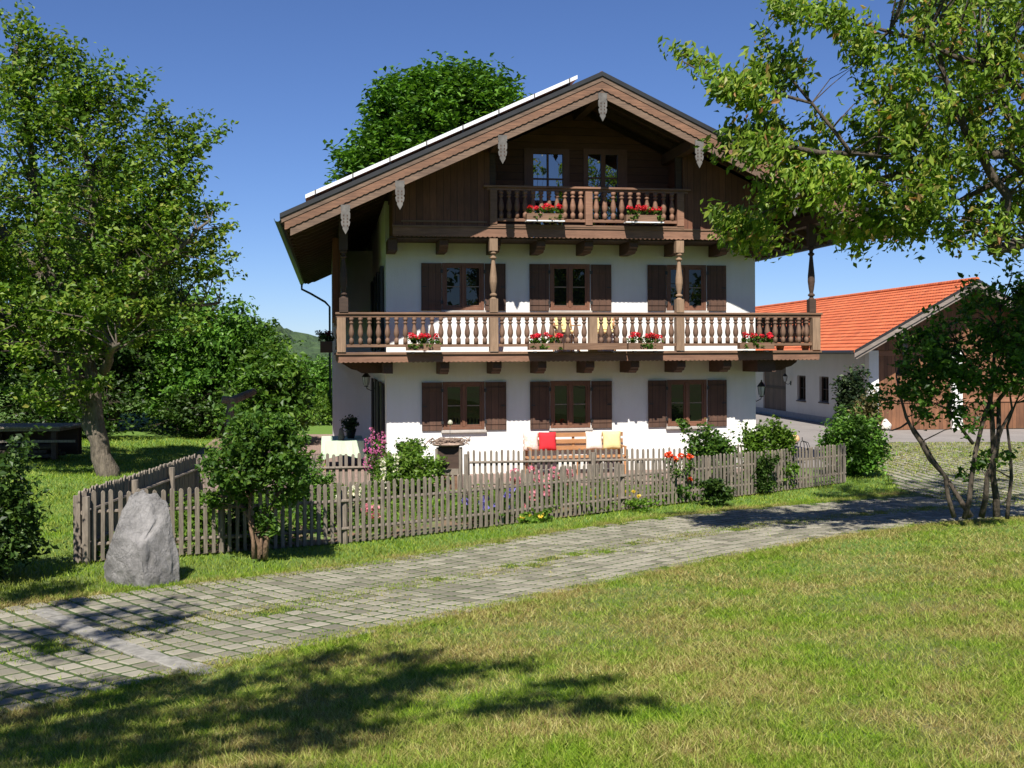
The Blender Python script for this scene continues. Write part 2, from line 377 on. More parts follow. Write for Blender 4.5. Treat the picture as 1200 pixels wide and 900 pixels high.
# pavers: chains of slabs following the drive
def paver_mesh():
    V = []; Fc = []
    def slab(cx, cy, ax, ay, l, w, h=.022):
        # top inset for a rounded edge
        z0 = None
        ox = []
        for k, (ins, dz) in enumerate(((0, -.03), (0, .012), (.012, .022))):
            for sx, sy in ((-1, -1), (1, -1), (1, 1), (-1, 1)):
                px = cx+ax[0]*(l/2-ins)*sx+ay[0]*(w/2-ins)*sy; py = cy+ax[1]*(l/2-ins)*sx+ay[1]*(w/2-ins)*sy
                ox.append((px, py, dz))
        n = len(V); V.extend(ox)
        for k in range(2):
            for i in range(4): Fc.append((n+k*4+i, n+k*4+(i+1) % 4, n+k*4+4+(i+1) % 4, n+k*4+4+i))
        Fc.append((n+8, n+9, n+10, n+11))
    return V, Fc, slab
V, Fc, slab = paver_mesh()
R_ = random.Random(3)
def interp(path, s):
    L = [0]
    for a, b_ in zip(path[:-1], path[1:]): L.append(L[-1]+math.dist(a, b_))
    d = s*L[-1]
    for i in range(len(path)-1):
        if d <= L[i+1] or i == len(path)-2:
            q = (d-L[i])/(L[i+1]-L[i]); return (path[i][0]+(path[i+1][0]-path[i][0])*q, path[i][1]+(path[i+1][1]-path[i][1])*q)
def smooth_path(p, it=3):
    for _ in range(it):
        q = [p[0]]
        for a, b_ in zip(p[:-1], p[1:]): q += [(a[0]*.75+b_[0]*.25, a[1]*.75+b_[1]*.25), (a[0]*.25+b_[0]*.75, a[1]*.25+b_[1]*.75)]
        p = q+[p[-1]]
    return p
CL = [(-14.2, .4), (-8, 6.0), (-5.55, 8.6), (-4.1, 10.3), (-1.95, 12.5), (-.3, 14.3), (2.0, 16.8), (4.1, 18.6), (6.6, 20.3), (9.1, 21.6), (12.5, 22.9), (17, 24)]
SC = smooth_path(CL)
Ltot = sum(math.dist(a, b_) for a, b_ in zip(SC[:-1], SC[1:]))
NS = int(Ltot/.222); HALF = 8
bandrow = None
MIDW = []
for i in range(NS):
    a = interp(SC, (i+.5)/NS); b1 = interp(SC, min(1, (i+.9)/NS)); b0 = interp(SC, (i+.1)/NS)
    d = (b1[0]-b0[0], b1[1]-b0[1]); L = math.hypot(*d) or 1; d = (d[0]/L, d[1]/L); nrm = (-d[1], d[0])
    if a[0] > 9.3: break
    isband = abs(a[0]+4.0) < .125
    if isband and bandrow is None: bandrow = i
    for k in range(-HALF, HALF):
        off = (k+.5)*.236
        if isband and bandrow != i: pass
        if -.30 < off < .22 and R_.random() < .85 and (MIDW.append((a[0]+nrm[0]*off, a[1]+nrm[1]*off)) or R_.random() < .16+.12*math.sin(i*.35)): MIDW.append((a[0]+nrm[0]*off, a[1]+nrm[1]*off)); continue
        if abs(off) > 1.7 and R_.random() < .15: continue
        j = R_.uniform(-.006, .006); rot = R_.uniform(-.03, .03)
        dd = (d[0]-nrm[0]*rot, d[1]-nrm[1]*rot); nn = (-dd[1], dd[0])
        slab(a[0]+nrm[0]*off+j, a[1]+nrm[1]*off-j, dd, nn, .180+R_.uniform(-.014, .006), .190+R_.uniform(-.016, .006))
# yard: rows of slabs with grass lines between
ca, sa = math.cos(math.radians(5)), math.sin(math.radians(5))
xs = np.arange(8, 27, .27)
for yv in np.arange(17, 37.4, .40):
    for xv in xs:
        X = xv*ca-(yv-25)*.0-0; X = xv-(yv-25)*.09; Y = yv+(xv-8)*.09
        if X < 8.75 or not inside(YARD, np.array(X), np.array(Y)): continue
        slab(X, Y, (ca, sa), (-sa, ca), .175+R_.uniform(-.01, .01), .33+R_.uniform(-.015, .01))
V = np.array(V); V[:, 2] += gz(V[:, 0], V[:, 1])
# sit every slab on one tilt: fine as is, the ground is smooth
m, t, b, o = newmat('paver_stone'); v = coords(t)
c1 = ramp(t, island(t), [(0, (.155, .142, .106)), (.5, (.235, .216, .165)), (1, (.31, .285, .225))])
c2 = mixc(t, noise(t, v, 1.4, 5, .7), c1, (.60, .58, .46), 'MULTIPLY')
c3 = mixc(t, .35, c1, c2)
t.links.new(c3, b.inputs['Base Color']); b.inputs['Roughness'].default_value = .92; bump(t, b, noise(t, v, 50, 4), .5, .01)
o = npmesh('paving_slabs', V, np.array(Fc), m); tag(o, kind='structure')
# pale granite strip across the drive
mb = MB(); a = Vector((-4.55, 11.7, 0)); b_ = Vector((-1.95+.0, 9.05, 0))
a = pt(45, 716, 11.6); b_ = pt(247, 788, 8.95); a.z = b_.z = 0; dv = (b_-a); L = dv.length; dv.normalize(); nv = Vector((-dv.y, dv.x, 0))
n = 9
for i in range(n):
    p = a+dv*(L*(i+.5)/n); mm = Matrix(((dv.x, nv.x, 0, p.x), (dv.y, nv.y, 0, p.y), (0, 0, 1, gnd(p.x, p.y)), (0, 0, 0, 1)))
    mb.box(-L/n/2+.012, L/n/2-.012, -.10, .10, -.03, .034, mm)
o = mb.build('granite_strip', plain('granite', (.24, .228, .20), .85, .3, 12), bevel=.01); tag(o, kind='structure')

# hills far behind
hx = np.linspace(-900, 900, 260); hy = np.linspace(260, 900, 50)
HX_, HY_ = np.meshgrid(hx, hy)
ridge = 38-((HX_+520)/620)**2*20+np.sin(HX_*.012)*5+np.sin(HX_*.031+1)*2.5
prof = np.exp(-((HY_-600)/190)**2)
HZ_ = -8+ridge*prof*(.55+.45*np.clip((-HX_+200)/500, 0, 1))+np.random.default_rng(2).normal(0, 2.2, HX_.shape)
idx = np.arange(HX_.size).reshape(HX_.shape)
F2 = np.stack([idx[:-1, :-1], idx[:-1, 1:], idx[1:, 1:], idx[1:, :-1]], -1).reshape(-1, 4)
m, t, b, o = newmat('forest_hill'); v = coords(t)
t.links.new(ramp(t, noise(t, v, .12, 5, .7), [(.3, (.02, .045, .016)), (.7, (.06, .10, .035))]), b.inputs['Base Color']); b.inputs['Roughness'].default_value = 1
bump(t, b, noise(t, v, .25, 4), 1, 4)
tag(npmesh('hills', np.stack([HX_, HY_, HZ_], -1).reshape(-1, 3), F2, m), kind='structure')

# ------------------------------------------------------------------ HOUSE
house = thing('house', 'white plastered alpine farmhouse with dark timber balconies, brown shutters and a wide gabled roof', 'house', HP, YAW)
W = 9.38; CX = 4.75; AP = 9.27; SL = .464
def zt(x): return AP-SL*abs(x-CX)
WINS = [(1.36, 2.39), (4.03, 5.05), (7.03, 8.07)]
ZG = (1.10, 2.27); ZU = (4.02, 5.17)
holes = [(x0, x1, z[0], z[1]) for x0, x1 in WINS for z in (ZG, ZU)]
def wall_holes(mb, x0, x1, z0, z1, hs, y0, y1):
    xs = sorted({x0, x1, *[h[0] for h in hs], *[h[1] for h in hs]})
    for a, b_ in zip(xs[:-1], xs[1:]):
        cuts = sorted([(h[2], h[3]) for h in hs if h[0] <= a+1e-6 and h[1] >= b_-1e-6]); z = z0
        for c0, c1 in cuts: mb.box(a, b_, y0, y1, z, c0); z = c1
        mb.box(a, b_, y0, y1, z, z1)
mb = MB(); wall_holes(mb, 0, W, -.5, 5.652, holes, 0, .35)
mb.box(0, .35, .35, 19, -.5, 6.7); mb.box(W-.35, W, .35, 19, -.5, 6.7); mb.box(.35, W-.35, 18.65, 19, -.5, 6.7)
mb.box(.35, W-.35, .36, 18.6, 5.3, 5.6)
mb.prism([(0.0, 6.702), (W, 6.702), (CX, AP-.42)], 'y', 18.7, 19)
mb.build('wall', M['plaster'], house)
mb = MB(); mb.box(-1.25, -.003, 8.2, 14.2, -.5, 6.2); mb.build('side_wing', M['plaster'], house)
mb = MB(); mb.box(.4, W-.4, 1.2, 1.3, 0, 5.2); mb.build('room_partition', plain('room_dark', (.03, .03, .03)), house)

def window(x0, x1, z0, z1, sill=True, mat='glass'):
    mb = MB(); w = .075; y0, y1 = -.012, .07
    mb.box(x0, x0+w, y0, y1, z0, z1); mb.box(x1-w, x1, y0, y1, z0, z1); mb.box(x0+w, x1-w, y0, y1, z1-w, z1); mb.box(x0+w, x1-w, y0, y1, z0, z0+w)
    cx = (x0+x1)/2; mb.box(cx-.035, cx+.035, y0-.008, y1, z0+w, z1-w)
    for a, b_ in ((x0+w, cx-.035), (cx+.035, x1-w)):
        q = .045; mb.box(a, a+q, y0+.02, y1, z0+w, z1-w); mb.box(b_-q, b_, y0+.02, y1, z0+w, z1-w)
        mb.box(a+q, b_-q, y0+.02, y1, z1-w-q, z1-w); mb.box(a+q, b_-q, y0+.02, y1, z0+w, z0+w+q)
    win = mb.build('window', M['frame'], house, bevel=.006)
    for a, b_ in ((x0+w, cx-.035), (cx+.035, x1-w)):
        MB().box(a+.03, b_-.03, .035, .045, z0+w+.03, z1-w-.03).build('pane', M[mat], win)
        zc = z0+(z1-z0)*.50; MB().box(a+.045, b_-.045, .018, .034, zc-.012, zc+.012).build('glazing_bar', plain_bar, win)
    if sill: MB().box(x0-.04, x1+.04, -.09, .0-.002, z0-.07, z0-.012).build('sill', M['stonesill'], win, bevel=.008)
    return win
plain_bar = plain('glazing_bar_paint', (.22, .17, .14), .5)
def shutter(x0, x1, z0, z1, side):
    mb = MB(); mb.box(x0, x1, -.05, -.012, z0, z1)
    sh = mb.build('shutter', M['shutter'], house, bevel=.004)
    for q in (z1-.22, z0+.13): MB().box(x0+.01, x1-.01, -.066, -.051, q, q+.09).build('batten', M['shutter'], sh, bevel=.004)
    hx_ = x0 if side > 0 else x1
    for zc in (z1-.2, z0+.2): MB().box(hx_-.03, hx_+.03, -.075, -.052-.016, zc-.04, zc+.04).build('hinge', M['iron'], sh)
    hxx = (x1-.07) if side > 0 else (x0+.07)
    MB().box(hxx-.05, hxx+.05, -.072, -.0505, (z0+z1)/2-.012, (z0+z1)/2+.012).build('latch', M['iron'], sh)
SHX = [(.85, 1.345, 2.405, 2.92), (3.52, 4.01, 5.07, 5.59), (6.53, 7.01, 8.09, 8.59)]
for (x0, x1), (a, b_, c, d) in zip(WINS, SHX):
    for z in (ZG, ZU):
        window(x0, x1, z[0], z[1]); shutter(a, b_, z[0]-.01, z[1]-.01, -1); shutter(c, d, z[0]-.01, z[1]-.01, 1)
# french doors with dark shutters on the side wall
for za, zb in ((.1, 2.22), (3.05, 5.15)):
    for ya, yb in ((.8, 3.7), (4.5, 7.6)):
        dr = MB().box(-.05, -.004, ya+.9, yb-.9, za, zb).build('side_door', M['frame'], house)
        MB().box(-.058, -.051, ya+1.0, yb-1.0, za+.3, zb-.1).build('pane', M['glass'], dr)
        for a, b_ in ((ya, ya+.85), (yb-.85, yb)):
            MB().box(-.09, -.03, a, b_, za, zb).build('shutter', M['iron'], house, bevel=.004)

# balusters
def baluster_prof(z0, z1, r=.066):
    h = z1-z0; P = [(.82, 0), (.82, .20), (.55, .22), (.55, .26), (.8, .30), (1, .40), (.98, .48), (.72, .62), (.5, .72), (.5, .76), (.85, .79), (.85, .82), (.5, .85), (.62, .88), (.85, .90), (.85, 1)]
    return [(r*a, z0+h*b_) for a, b_ in P]
def baluster(cx, cy, z0, z1, par):
    return MB().lathe(baluster_prof(z0, z1), cx, cy, 8).build('baluster', M['weathz'], par, True)
def turned_column(cx, cy, z0, z1, zs0, zs1, par, w=.19, mat=None):
    mb = MB(); mb.box(cx-w/2, cx+w/2, cy-w/2, cy+w/2, z0, zs0); mb.box(cx-w/2, cx+w/2, cy-w/2, cy+w/2, zs1, z1)
    h = zs1-zs0; P = [(.085, 0), (.05, .03), (.05, .05), (.085, .07), (.085, .09), (.045, .12), (.065, .2), (.088, .34), (.085, .45), (.06, .65), (.042, .8), (.042, .82), (.08, .85), (.08, .87), (.045, .89), (.05, .93), (.085, .95), (.085, .98), (.06, 1)]
    mb.lathe([(r, zs0+h*q) for r, q in P], cx, cy, 12)
    o = mb.build('column', mat or M['lite'], par); 
    return o
def scallop(x0, x1, ztop, zbot, pitch=.11, amp=.022):
    pts = [(x0, ztop), (x0, zbot)]; n = max(1, round((x1-x0)/pitch)); p = (x1-x0)/n
    for i in range(n):
        for q in (0, .25, .5, .75): pts.append((x0+p*(i+q), zbot-amp*math.sin(math.pi*q)))
    pts += [(x1, zbot), (x1, ztop)]; return pts[0:1]+pts[2:]
XL, XR = -1.20, 10.60
low = MB().box(XL, XR, -1.26, -.003, 2.94, 3.0).build('balcony', M['weath'], house, bevel=.006)
SD = 8.15
mb = MB(); mb.box(XL, -.003, .0, SD, 2.94, 2.998); mb.box(W+.003, XR, .0, 7, 2.94, 2.998); mb.build('side_deck', M['weath'], low)
MB().prism(scallop(XL+.05, XR-.05, 2.938, 2.78), 'y', -1.22, -1.18).build('fascia', M['fascia'], low)
MB().box(XL-.02, XR+.02, -1.27, -1.11, 3.87, 3.92).box(XL, XR, -1.23, -1.15, 3.80, 3.869).build('handrail', M['weath'], low, bevel=.008)
MB().box(XL+.1, XR-.1, -1.235, -1.145, 3.115, 3.18).build('bottom_rail', M['weath'], low, bevel=.006)
for xx, ylen in ((XL, SD), (XR, 7)):
    s = 1 if xx < 0 else -1
    MB().box(xx+s*.0-.0, xx+s*.14, -1.11, ylen, 3.84, 3.915).build('handrail', M['weath'], low)
    MB().box(xx+s*.02, xx+s*.10, -1.11, ylen, 3.115, 3.18).build('bottom_rail', M['weath'], low)
    MB().box(xx+s*.04, xx+s*.07, -1.15, ylen, 2.76, 2.938).build('fascia', M['fascia'], low)
    yy = -.95
    while yy < ylen and (s > 0 and yy < 2.2 or s < 0 and yy < 3.0):
        baluster(xx+s*.06, yy, 3.18, 3.84, low); yy += .2
posts = [(-1.075, .21), (2.445, .20), (4.83, .20), (6.975, .20), (10.44, .21)]
edges = [(-.96, 2.34), (2.55, 4.72), (4.94, 6.87), (7.08, 10.33)]
for a, b_ in edges:
    n = round((b_-a)/.2); p = (b_-a)/n
    for i in range(n): baluster(a+p*(i+.5), -1.19, 3.18, 3.80, low)
MB().box(4.73, 4.93, -1.28, -1.10, 3.0, 3.80).build('rail_post', M['lite'], low, bevel=.006)
for xx in (-1.085, 2.445, 6.975, 10.45):
    MB().box(xx-.1, xx+.1, -1.29, -1.09, 3.002, 3.798).build('rail_post', M['lite'], low, bevel=.006)
turned_column(2.445, -1.19, 3.921, 5.648, 4.24, 5.36, house)
turned_column(6.975, -1.19, 3.921, 5.648, 4.24, 5.36, house)
turned_column(10.36, -1.19, 3.921, 6.1, 4.25, 5.55, house, .17, M['dark'])
turned_column(-1.03, -1.19, 3.921, 6.1, 4.25, 5.35, house, .20, M['dark'])
for x in (-1.12, -1.12):
    pass
MB().box(-1.26, -1.06, 2.5, 8.0, 3.92, 6.0).build('side_boarding', M['board'], house)

def corbel(x, z0, z1, yend, w=.21):
    P = [(-.002, z0), (yend*.72, z0), (yend*.80, z0+.05), (yend*.9, z0+.06), (yend*.93, z0+.11), (yend, z0+.14), (yend, z1), (-.002, z1)]
    MB().prism([(a, b_) for a, b_ in P], 'x', x-w/2, x+w/2).build('beam_end', M['beam'], house, bevel=.006)
for x in (1.31, 2.55, 3.63, 4.80, 5.91, 7.07, 8.24): corbel(x, 2.47, 2.93, -1.05); 
for x in (1.31, 2.55, 3.63, 4.80, 5.91, 7.07, 8.24): corbel(x, 5.37, 5.648, -1.0)
for s, xa in ((-1, .0), (1, W)):
    for z0, z1 in ((2.5, 2.93),):
        for y in (-.25, 3, 6):
            P = [(xa-s*.25 if False else xa+s*.003, z0), (xa+s*.6, z0), (xa+s*.72, z0+.07), (xa+s*.85, z0+.10), (xa+s*1.0, z0+.2), (xa+s*1.05, z1), (xa+s*.003, z1)]
            MB().prism(P if s < 0 else P[::-1], 'y', y, y+.2).build('beam_end', M['beam'], house)
# beam showing on the face at both facade ends
MB().box(-.12, .10, -1.0, -.002, 2.5, 2.93).build('beam_end', M['beam'], house); MB().box(W-.35, W+.12, -1.0, -.002, 2.47, 2.93).build('beam_end', M['beam'], house)
MB().box(-.0, .22, -1.0, -.002, 5.37, 5.648).build('beam_end', M['beam'], house); MB().box(W-.28, W, -1.0, -.002, 5.37, 5.648).build('beam_end', M['beam'], house)

# attic storey
def roofpoly(x0, x1, zb, drop=.30):
    top = [(x1, zt(x1)-drop)]
    if x0 < CX < x1: top.append((CX, AP-drop))
    top.append((x0, zt(x0)-drop)); return [(x0, zb), (x1, zb)]+top
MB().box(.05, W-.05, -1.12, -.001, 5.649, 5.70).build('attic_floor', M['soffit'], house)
MB().prism(roofpoly(.10, 2.37, 5.93), 'y', -1.17, -1.12).build('attic_wall', M['board'], house)
MB().prism(roofpoly(7.09, 9.28, 5.93), 'y', -1.17, -1.12).build('attic_wall', M['board'], house)
MB().box(.10, .15, -1.118, .3, 5.70, 6.9).build('attic_wall', M['board'], house); MB().box(9.23, 9.28, -1.118, .3, 5.70, 6.9).build('attic_wall', M['board'], house)
MB().box(.08, 9.30, -1.24, -1.20, 5.90, 5.94).build('ledge', M['weath'], house)
MB().box(.30, 2.3, -1.20, -1.171, 6.02, 6.06).build('ledge', M['weath'], house)
MB().prism(roofpoly(2.30, 2.369, 5.75), 'y', -1.118, -.0).build('recess_cheek', M['board'], house)
MB().prism(roofpoly(7.091, 7.16, 5.75), 'y', -1.118, -.0).build('recess_cheek', M['board'], house)
# recessed wall, built round its two openings
D1 = (3.40, 4.54, 8.02); D2 = (4.90, 6.02, 8.04)
mb = MB()
for a, b_ in ((2.37, D1[0]), (D1[1], D2[0]), (D2[1], 7.09)):
    mb.prism(roofpoly(a, b_, 5.70), 'y', .001, .12)
mb.prism(roofpoly(D1[0], D1[1], D1[2]), 'y', .001, .12); mb.prism(roofpoly(D2[0], D2[1], D2[2]), 'y', .001, .12)
mb.build('attic_wall', M['boardh'], house)
def attic_door(x0, x1, z1, glassx, zc):
    z0 = 5.99
    mb = MB(); gx0 = min(g_[0] for g_ in glassx); gx1 = max(g_[1] for g_ in glassx); zt_ = z1-.13
    mb.box(x0, gx0, -.03, .06, z0, z1); mb.box(gx1, x1, -.03, .06, z0, z1); mb.box(gx0, gx1, -.03, .06, zt_, z1); mb.box(gx0, gx1, -.02, .06, z0, z0+.12)
    for g0, g1 in zip(glassx[:-1], glassx[1:]): mb.box(g0[1], g1[0], -.02, .06, z0+.12, zt_)
    d = mb.build('attic_door', M['frame'], house)
    for a, b_ in glassx:
        MB().box(a, b_, .03, .04, z0+.12, zt_).build('pane', M['glassup'], d)
        for z_ in zc: MB().box(a, b_, .005, .029, z_-.02, z_+.02).build('glazing_bar', M['frame'], d)
attic_door(D1[0], D1[1], D1[2], [(3.63, 3.98), (4.02, 4.38)], (7.27, 6.7))
attic_door(D2[0], D2[1], D2[2], [(5.02, 5.35), (5.46, 5.78)], (7.32, 6.7))
upb = MB().box(2.37, 7.09, -1.25, -.003, 5.94, 5.99).build('attic_balcony', M['weath'], house)
MB().prism(scallop(.10, 9.28, 5.935, 5.70), 'y', -1.215, -1.18).build('fascia', M['fascia'], upb)
MB().box(2.22, 7.26, -1.27, -1.10, 6.85, 6.90).box(2.3, 7.2, -1.22, -1.15, 6.79, 6.849).build('handrail', M['fascia'], upb, bevel=.008)
MB().box(2.52, 6.93, -1.23, -1.14, 6.06, 6.13).build('bottom_rail', M['fascia'], upb, bevel=.006)
for xx in (2.45, 4.74, 7.0): MB().box(xx-.085, xx+.085, -1.27, -1.10, 5.992, 6.79).build('rail_post', M['fascia'], upb, bevel=.006)
MB().box(2.38, 2.52, -1.1185, -1.02, 6.0, 8.2-.35).build('corner_post', M['dark'], upb); MB().box(6.93, 7.08, -1.1185, -1.02, 6.0, 7.9).build('corner_post', M['dark'], upb)
for a, b_ in ((2.54, 4.65), (4.83, 6.91)):
    n = round((b_-a)/.2); p = (b_-a)/n
    for i in range(n): MB().lathe(baluster_prof(6.13, 6.79, .07), a+p*(i+.5), -1.185, 8).build('baluster', M['fascia'], upb, True)

# roof
YF, YB = -2.5, 19.6
XE0, XE1 = -2.40, 11.90
def slope_slab(mb, x0, x1, d0, d1, y0, y1):
    mb.prism([(x0, zt(x0)-d1), (x1, zt(x1)-d1), (x1, zt(x1)-d0), (x0, zt(x0)-d0)], 'y', y0, y1)
m, t, b, o = newmat('old_roof_tile'); v = coords(t, 'Object', (1, 5, 1))
t.links.new(ramp(t, noise(t, v, 3, 5, .7), [(.3, (.10, .045, .03)), (.7, (.20, .085, .05))]), b.inputs['Base Color']); b.inputs['Roughness'].default_value = .8
wv = t.nodes.new('ShaderNodeTexWave'); wv.bands_direction = 'Y'; wv.inputs['Scale'].default_value = 1.1; t.links.new(coords(t), wv.inputs[0]); bump(t, b, wv.outputs[1], .8, .04)
def tile_roof(mb, xa, xb, zf, y0, y1, th=.05, course=.34):
    n = max(1, round(abs(xb-xa)/course)); dx = (xb-xa)/n
    for i in range(n):
        p, q = xa+dx*i, xa+dx*(i+1)+dx*.12 if i < n-1 else xb
        # p = uphill, q = downhill; raised lower lip
        mb.prism([(p, zf(p)-th), (q, zf(q)-th), (q, zf(q)+.018), (p, zf(p)-.02)] if dx > 0 else [(p, zf(p)-.02), (q, zf(q)+.018), (q, zf(q)-th), (p, zf(p)-th)], 'y', y0, y1)
mb = MB(); tile_roof(mb, CX, XE0, zt, YF-.02, YB); tile_roof(mb, CX, XE1, zt, YF-.02, YB)
mb.tube([(CX, YF-.04, AP+.0), (CX, YB, AP)], .06, 8)
roof = mb.build('roof', m, house)
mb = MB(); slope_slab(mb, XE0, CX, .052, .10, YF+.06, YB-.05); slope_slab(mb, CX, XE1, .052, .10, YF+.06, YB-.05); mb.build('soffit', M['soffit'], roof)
y = YF+.25; 
while y < YB-.2:
    for x0, x1 in ((XE0+.08, CX-.02), (CX+.02, XE1-.08)):
        e = x0 if x0 < 0 else x1; s = 1 if x0 < 0 else -1
        a, b_ = (e, e+s*1.2)
        P = [(e, zt(e)-.101), (e, zt(e)-.16), (e+s*.08, zt(e+s*.08)-.17), (e+s*.14, zt(e+s*.14)-.23), (e+s*.3, zt(e+s*.3)-.22), (e+s*.4, zt(e+s*.4)-.26)]
        o_ = x1 if s > 0 else x0
        P += [(o_, zt(o_)-.26), (o_, zt(o_)-.101)]
        MB().prism(P, 'y', y, y+.12).build('rafter', M['beam'], roof)
    y += .82
# purlins and pendants
for x in (-1.0, .18, 2.46, 4.75, 7.02, 9.32, 10.45):
    z = zt(x)-.27
    P = [(YF+.05, z-.02), (YF+.05, z-.14), (YF+.25, z-.17), (YF+.3, z-.26), (YF+.7, z-.27), (12.0, z-.27), (12.0, z-.02)]
    MB().prism(P, 'x', x-.1, x+.1).build('purlin', M['beam'], roof)
    # carved board in front of the beam end: stepped outline to a point
    zc = z-.18 if x != 4.75 else AP-.50
    h = .64; out = [(.10, 0), (.10, -.12), (.085, -.15), (.10, -.18), (.10, -.30), (.075, -.33), (.10, -.37), (.085, -.45), (.06, -.48), (.065, -.52), (0, -h)]
    P = [(x+a, zc+.05+b_) for a, b_ in out]+[(x-a, zc+.05+b_) for a, b_ in out[-2::-1]]
    pd = MB().prism(P, 'y', YF-.10, YF-.065).build('carved_pendant', M['pend'], roof)
    for dz in (.2, .27, .34, .42):
        for dx in (-.04, .04):
            MB().box(x+dx-.014, x+dx+.014, YF-.104, YF-.1005, zc-dz, zc-dz+.035).build('carved_hole', M['dark'], pd)
# rake boards: three layers, middle one with scallops
def rake(name, d0, d1, y0, y1, mat, amp=0, xs=(XE0, XE1)):
    for xa, xb in ((xs[0], CX), (CX, xs[1])):
        mb = MB(); n = max(1, round((xb-xa)/.13)) if amp else 24
        up = [(xa+(xb-xa)*i/n, zt(xa+(xb-xa)*i/n)-d0) for i in range(n+1)]
        lo = []
        for i in range(n):
            for q in ((0, .33, .66) if amp else (0,)):
                x = xa+(xb-xa)*(i+q)/n; lo.append((x, zt(x)-d1-amp*(math.sin(math.pi*q))))
        lo.append((xb, zt(xb)-d1))
        # strips keep the faces simple
        for i in range(len(lo)-1):
            (x0, z0), (x1, z1) = lo[i], lo[i+1]
            mb.prism([(x0, z0), (x1, z1), (x1, zt(x1)-d0), (x0, zt(x0)-d0)], 'y', y0, y1)
        mb.build(name, mat, roof)
rake('rake_board', .055, .17, YF-.055, YF+.03, M['rake2'])
rake('rake_board', .171, .34, YF-.040, YF+.03, M['rake'], .018, (XE0+.10, XE1-.10))
rake('rake_board', .33, .53, YF-.012, YF+.029, M['rake2'], 0, (XE0+.22, XE1-.22))
for xa, xb in ((XE0, CX), (CX, XE1)):
    MB().prism([(xa, zt(xa)-.054), (xb, zt(xb)-.054), (xb, zt(xb)+.045), (xa, zt(xa)+.045)], 'y', YF-.085, YF-.022).build('verge_strip', M['iron'], roof)
# gutters and downpipe
for xx, s in ((XE0-.03, -1), (XE1+.03, 1)):
    z = zt(XE0)-.07; P = []
    for k in range(9): a_ = math.pi+math.pi*k/8; P.append((xx+s*.02+.075*math.cos(a_), z+.075*math.sin(a_)))
    for k in range(8, -1, -1): a_ = math.pi+math.pi*k/8; P.append((xx+s*.02+.065*math.cos(a_), z+.065*math.sin(a_)))
    MB().prism(P, 'y', YF-.1, YB).build('gutter', M['gutter'], roof)
zg = zt(XE0)-.15
MB().tube([(XE0-.04, YB-.4, zg+.03), (XE0-.04, YB-.4, zg-.18), (XE0+.3, YB-.4, zg-.35), (-1.5, YB-.4, zg-.7), (-1.32, YB-.45, zg-.9), (-1.32, YB-.45, .1)], .045, 8).build('downpipe', M['gutter'], roof)
# mid-slope chimney is hidden; solar collector rack on the left slope
sol = thing('solar_panel_rack', 'long row of solar collectors with a white edge lying on the left roof slope', 'solar panels', HP, YAW)
mb = MB(); xa, xb = -1.86, 4.22; n = 8
def sp(x, d): return (x, zt(x)+d)
MB().prism([sp(xa, .15), sp(xb, .15), sp(xb, .235), sp(xa, .235)], 'y', YF+.12, YF+.19).build('edge_frame', M['white'], sol)
MB().prism([sp(xa, .16), sp(xb, .16), sp(xb, .20), sp(xa, .20)], 'y', YF+.191, YF+4.2).build('back_sheet', M['white'], sol)
for i in range(4):
    for j in range(3):
        p0 = xa+.04+(xb-xa-.08)*i/4; p1 = xa+(xb-xa-.04)*(i+1)/4-.03
        MB().prism([sp(p0, .201), sp(p1, .201), sp(p1, .23), sp(p0, .23)], 'y', YF+.22+j*1.33, YF+.22+j*1.33+1.28).build('panel', M['solar'], sol)
for i in range(8):
    p0 = xa+.2+(xb-xa-.4)*i/7
    MB().prism([sp(p0, -.01), sp(p0+.05, -.01), sp(p0+.05, .15), sp(p0, .15)], 'y', YF+.2, YF+4.1).build('bracket', M['iron'], sol)
    MB().prism([sp(p0, .14), sp(p0+.03, .14), sp(p0+.03, .245), sp(p0, .245)], 'y', YF+.112, YF+.119).build('clamp', M['pend'], sol)
# wall lanterns of the house
def lantern(name, label, loc, rz, par_scale=1.0):
    t_ = thing(name, label, 'lantern', loc, rz, None)
    MB().box(-.04, .04, -.02, 0, -.1, .1).tube([(0, -.02, .02), (0, -.12, -.06), (0, -.24, .0), (0, -.26, .08)], .012, 6).build('bracket', M['iron'], t_)
    MB().lathe([(.05, .08), (.07, .12), (.10, .32)], 0, -.26, 6).build('glass_body', M['lampglass'], t_)
    MB().lathe([(.12, .32), (.12, .335), (.05, .42), (.02, .45), (.02, .49)], 0, -.26, 6).lathe([(.055, .055), (.06, .079)], 0, -.26, 6).build('cap', M['iron'], t_)
    for k in range(6):
        a_ = 2*math.pi*(k+.5)/6
        MB().tube([(.072*math.cos(a_), -.26+.072*math.sin(a_), .1), (.104*math.cos(a_), -.26+.104*math.sin(a_), .33)], .008, 4).build('bar', M['iron'], t_)
    return t_
x_, y_ = hw(9.38, .25); lantern('wall_lantern', 'black iron lantern on the right corner of the white house beside the brown barn door', (x_, y_, 1.75), YAW+math.pi/2)
x_, y_ = hw(-.09, 4.1); lantern('wall_lantern', 'black iron lantern on the left side wall beside the tall dark shutters', (x_, y_, 2.0), YAW-math.pi/2)

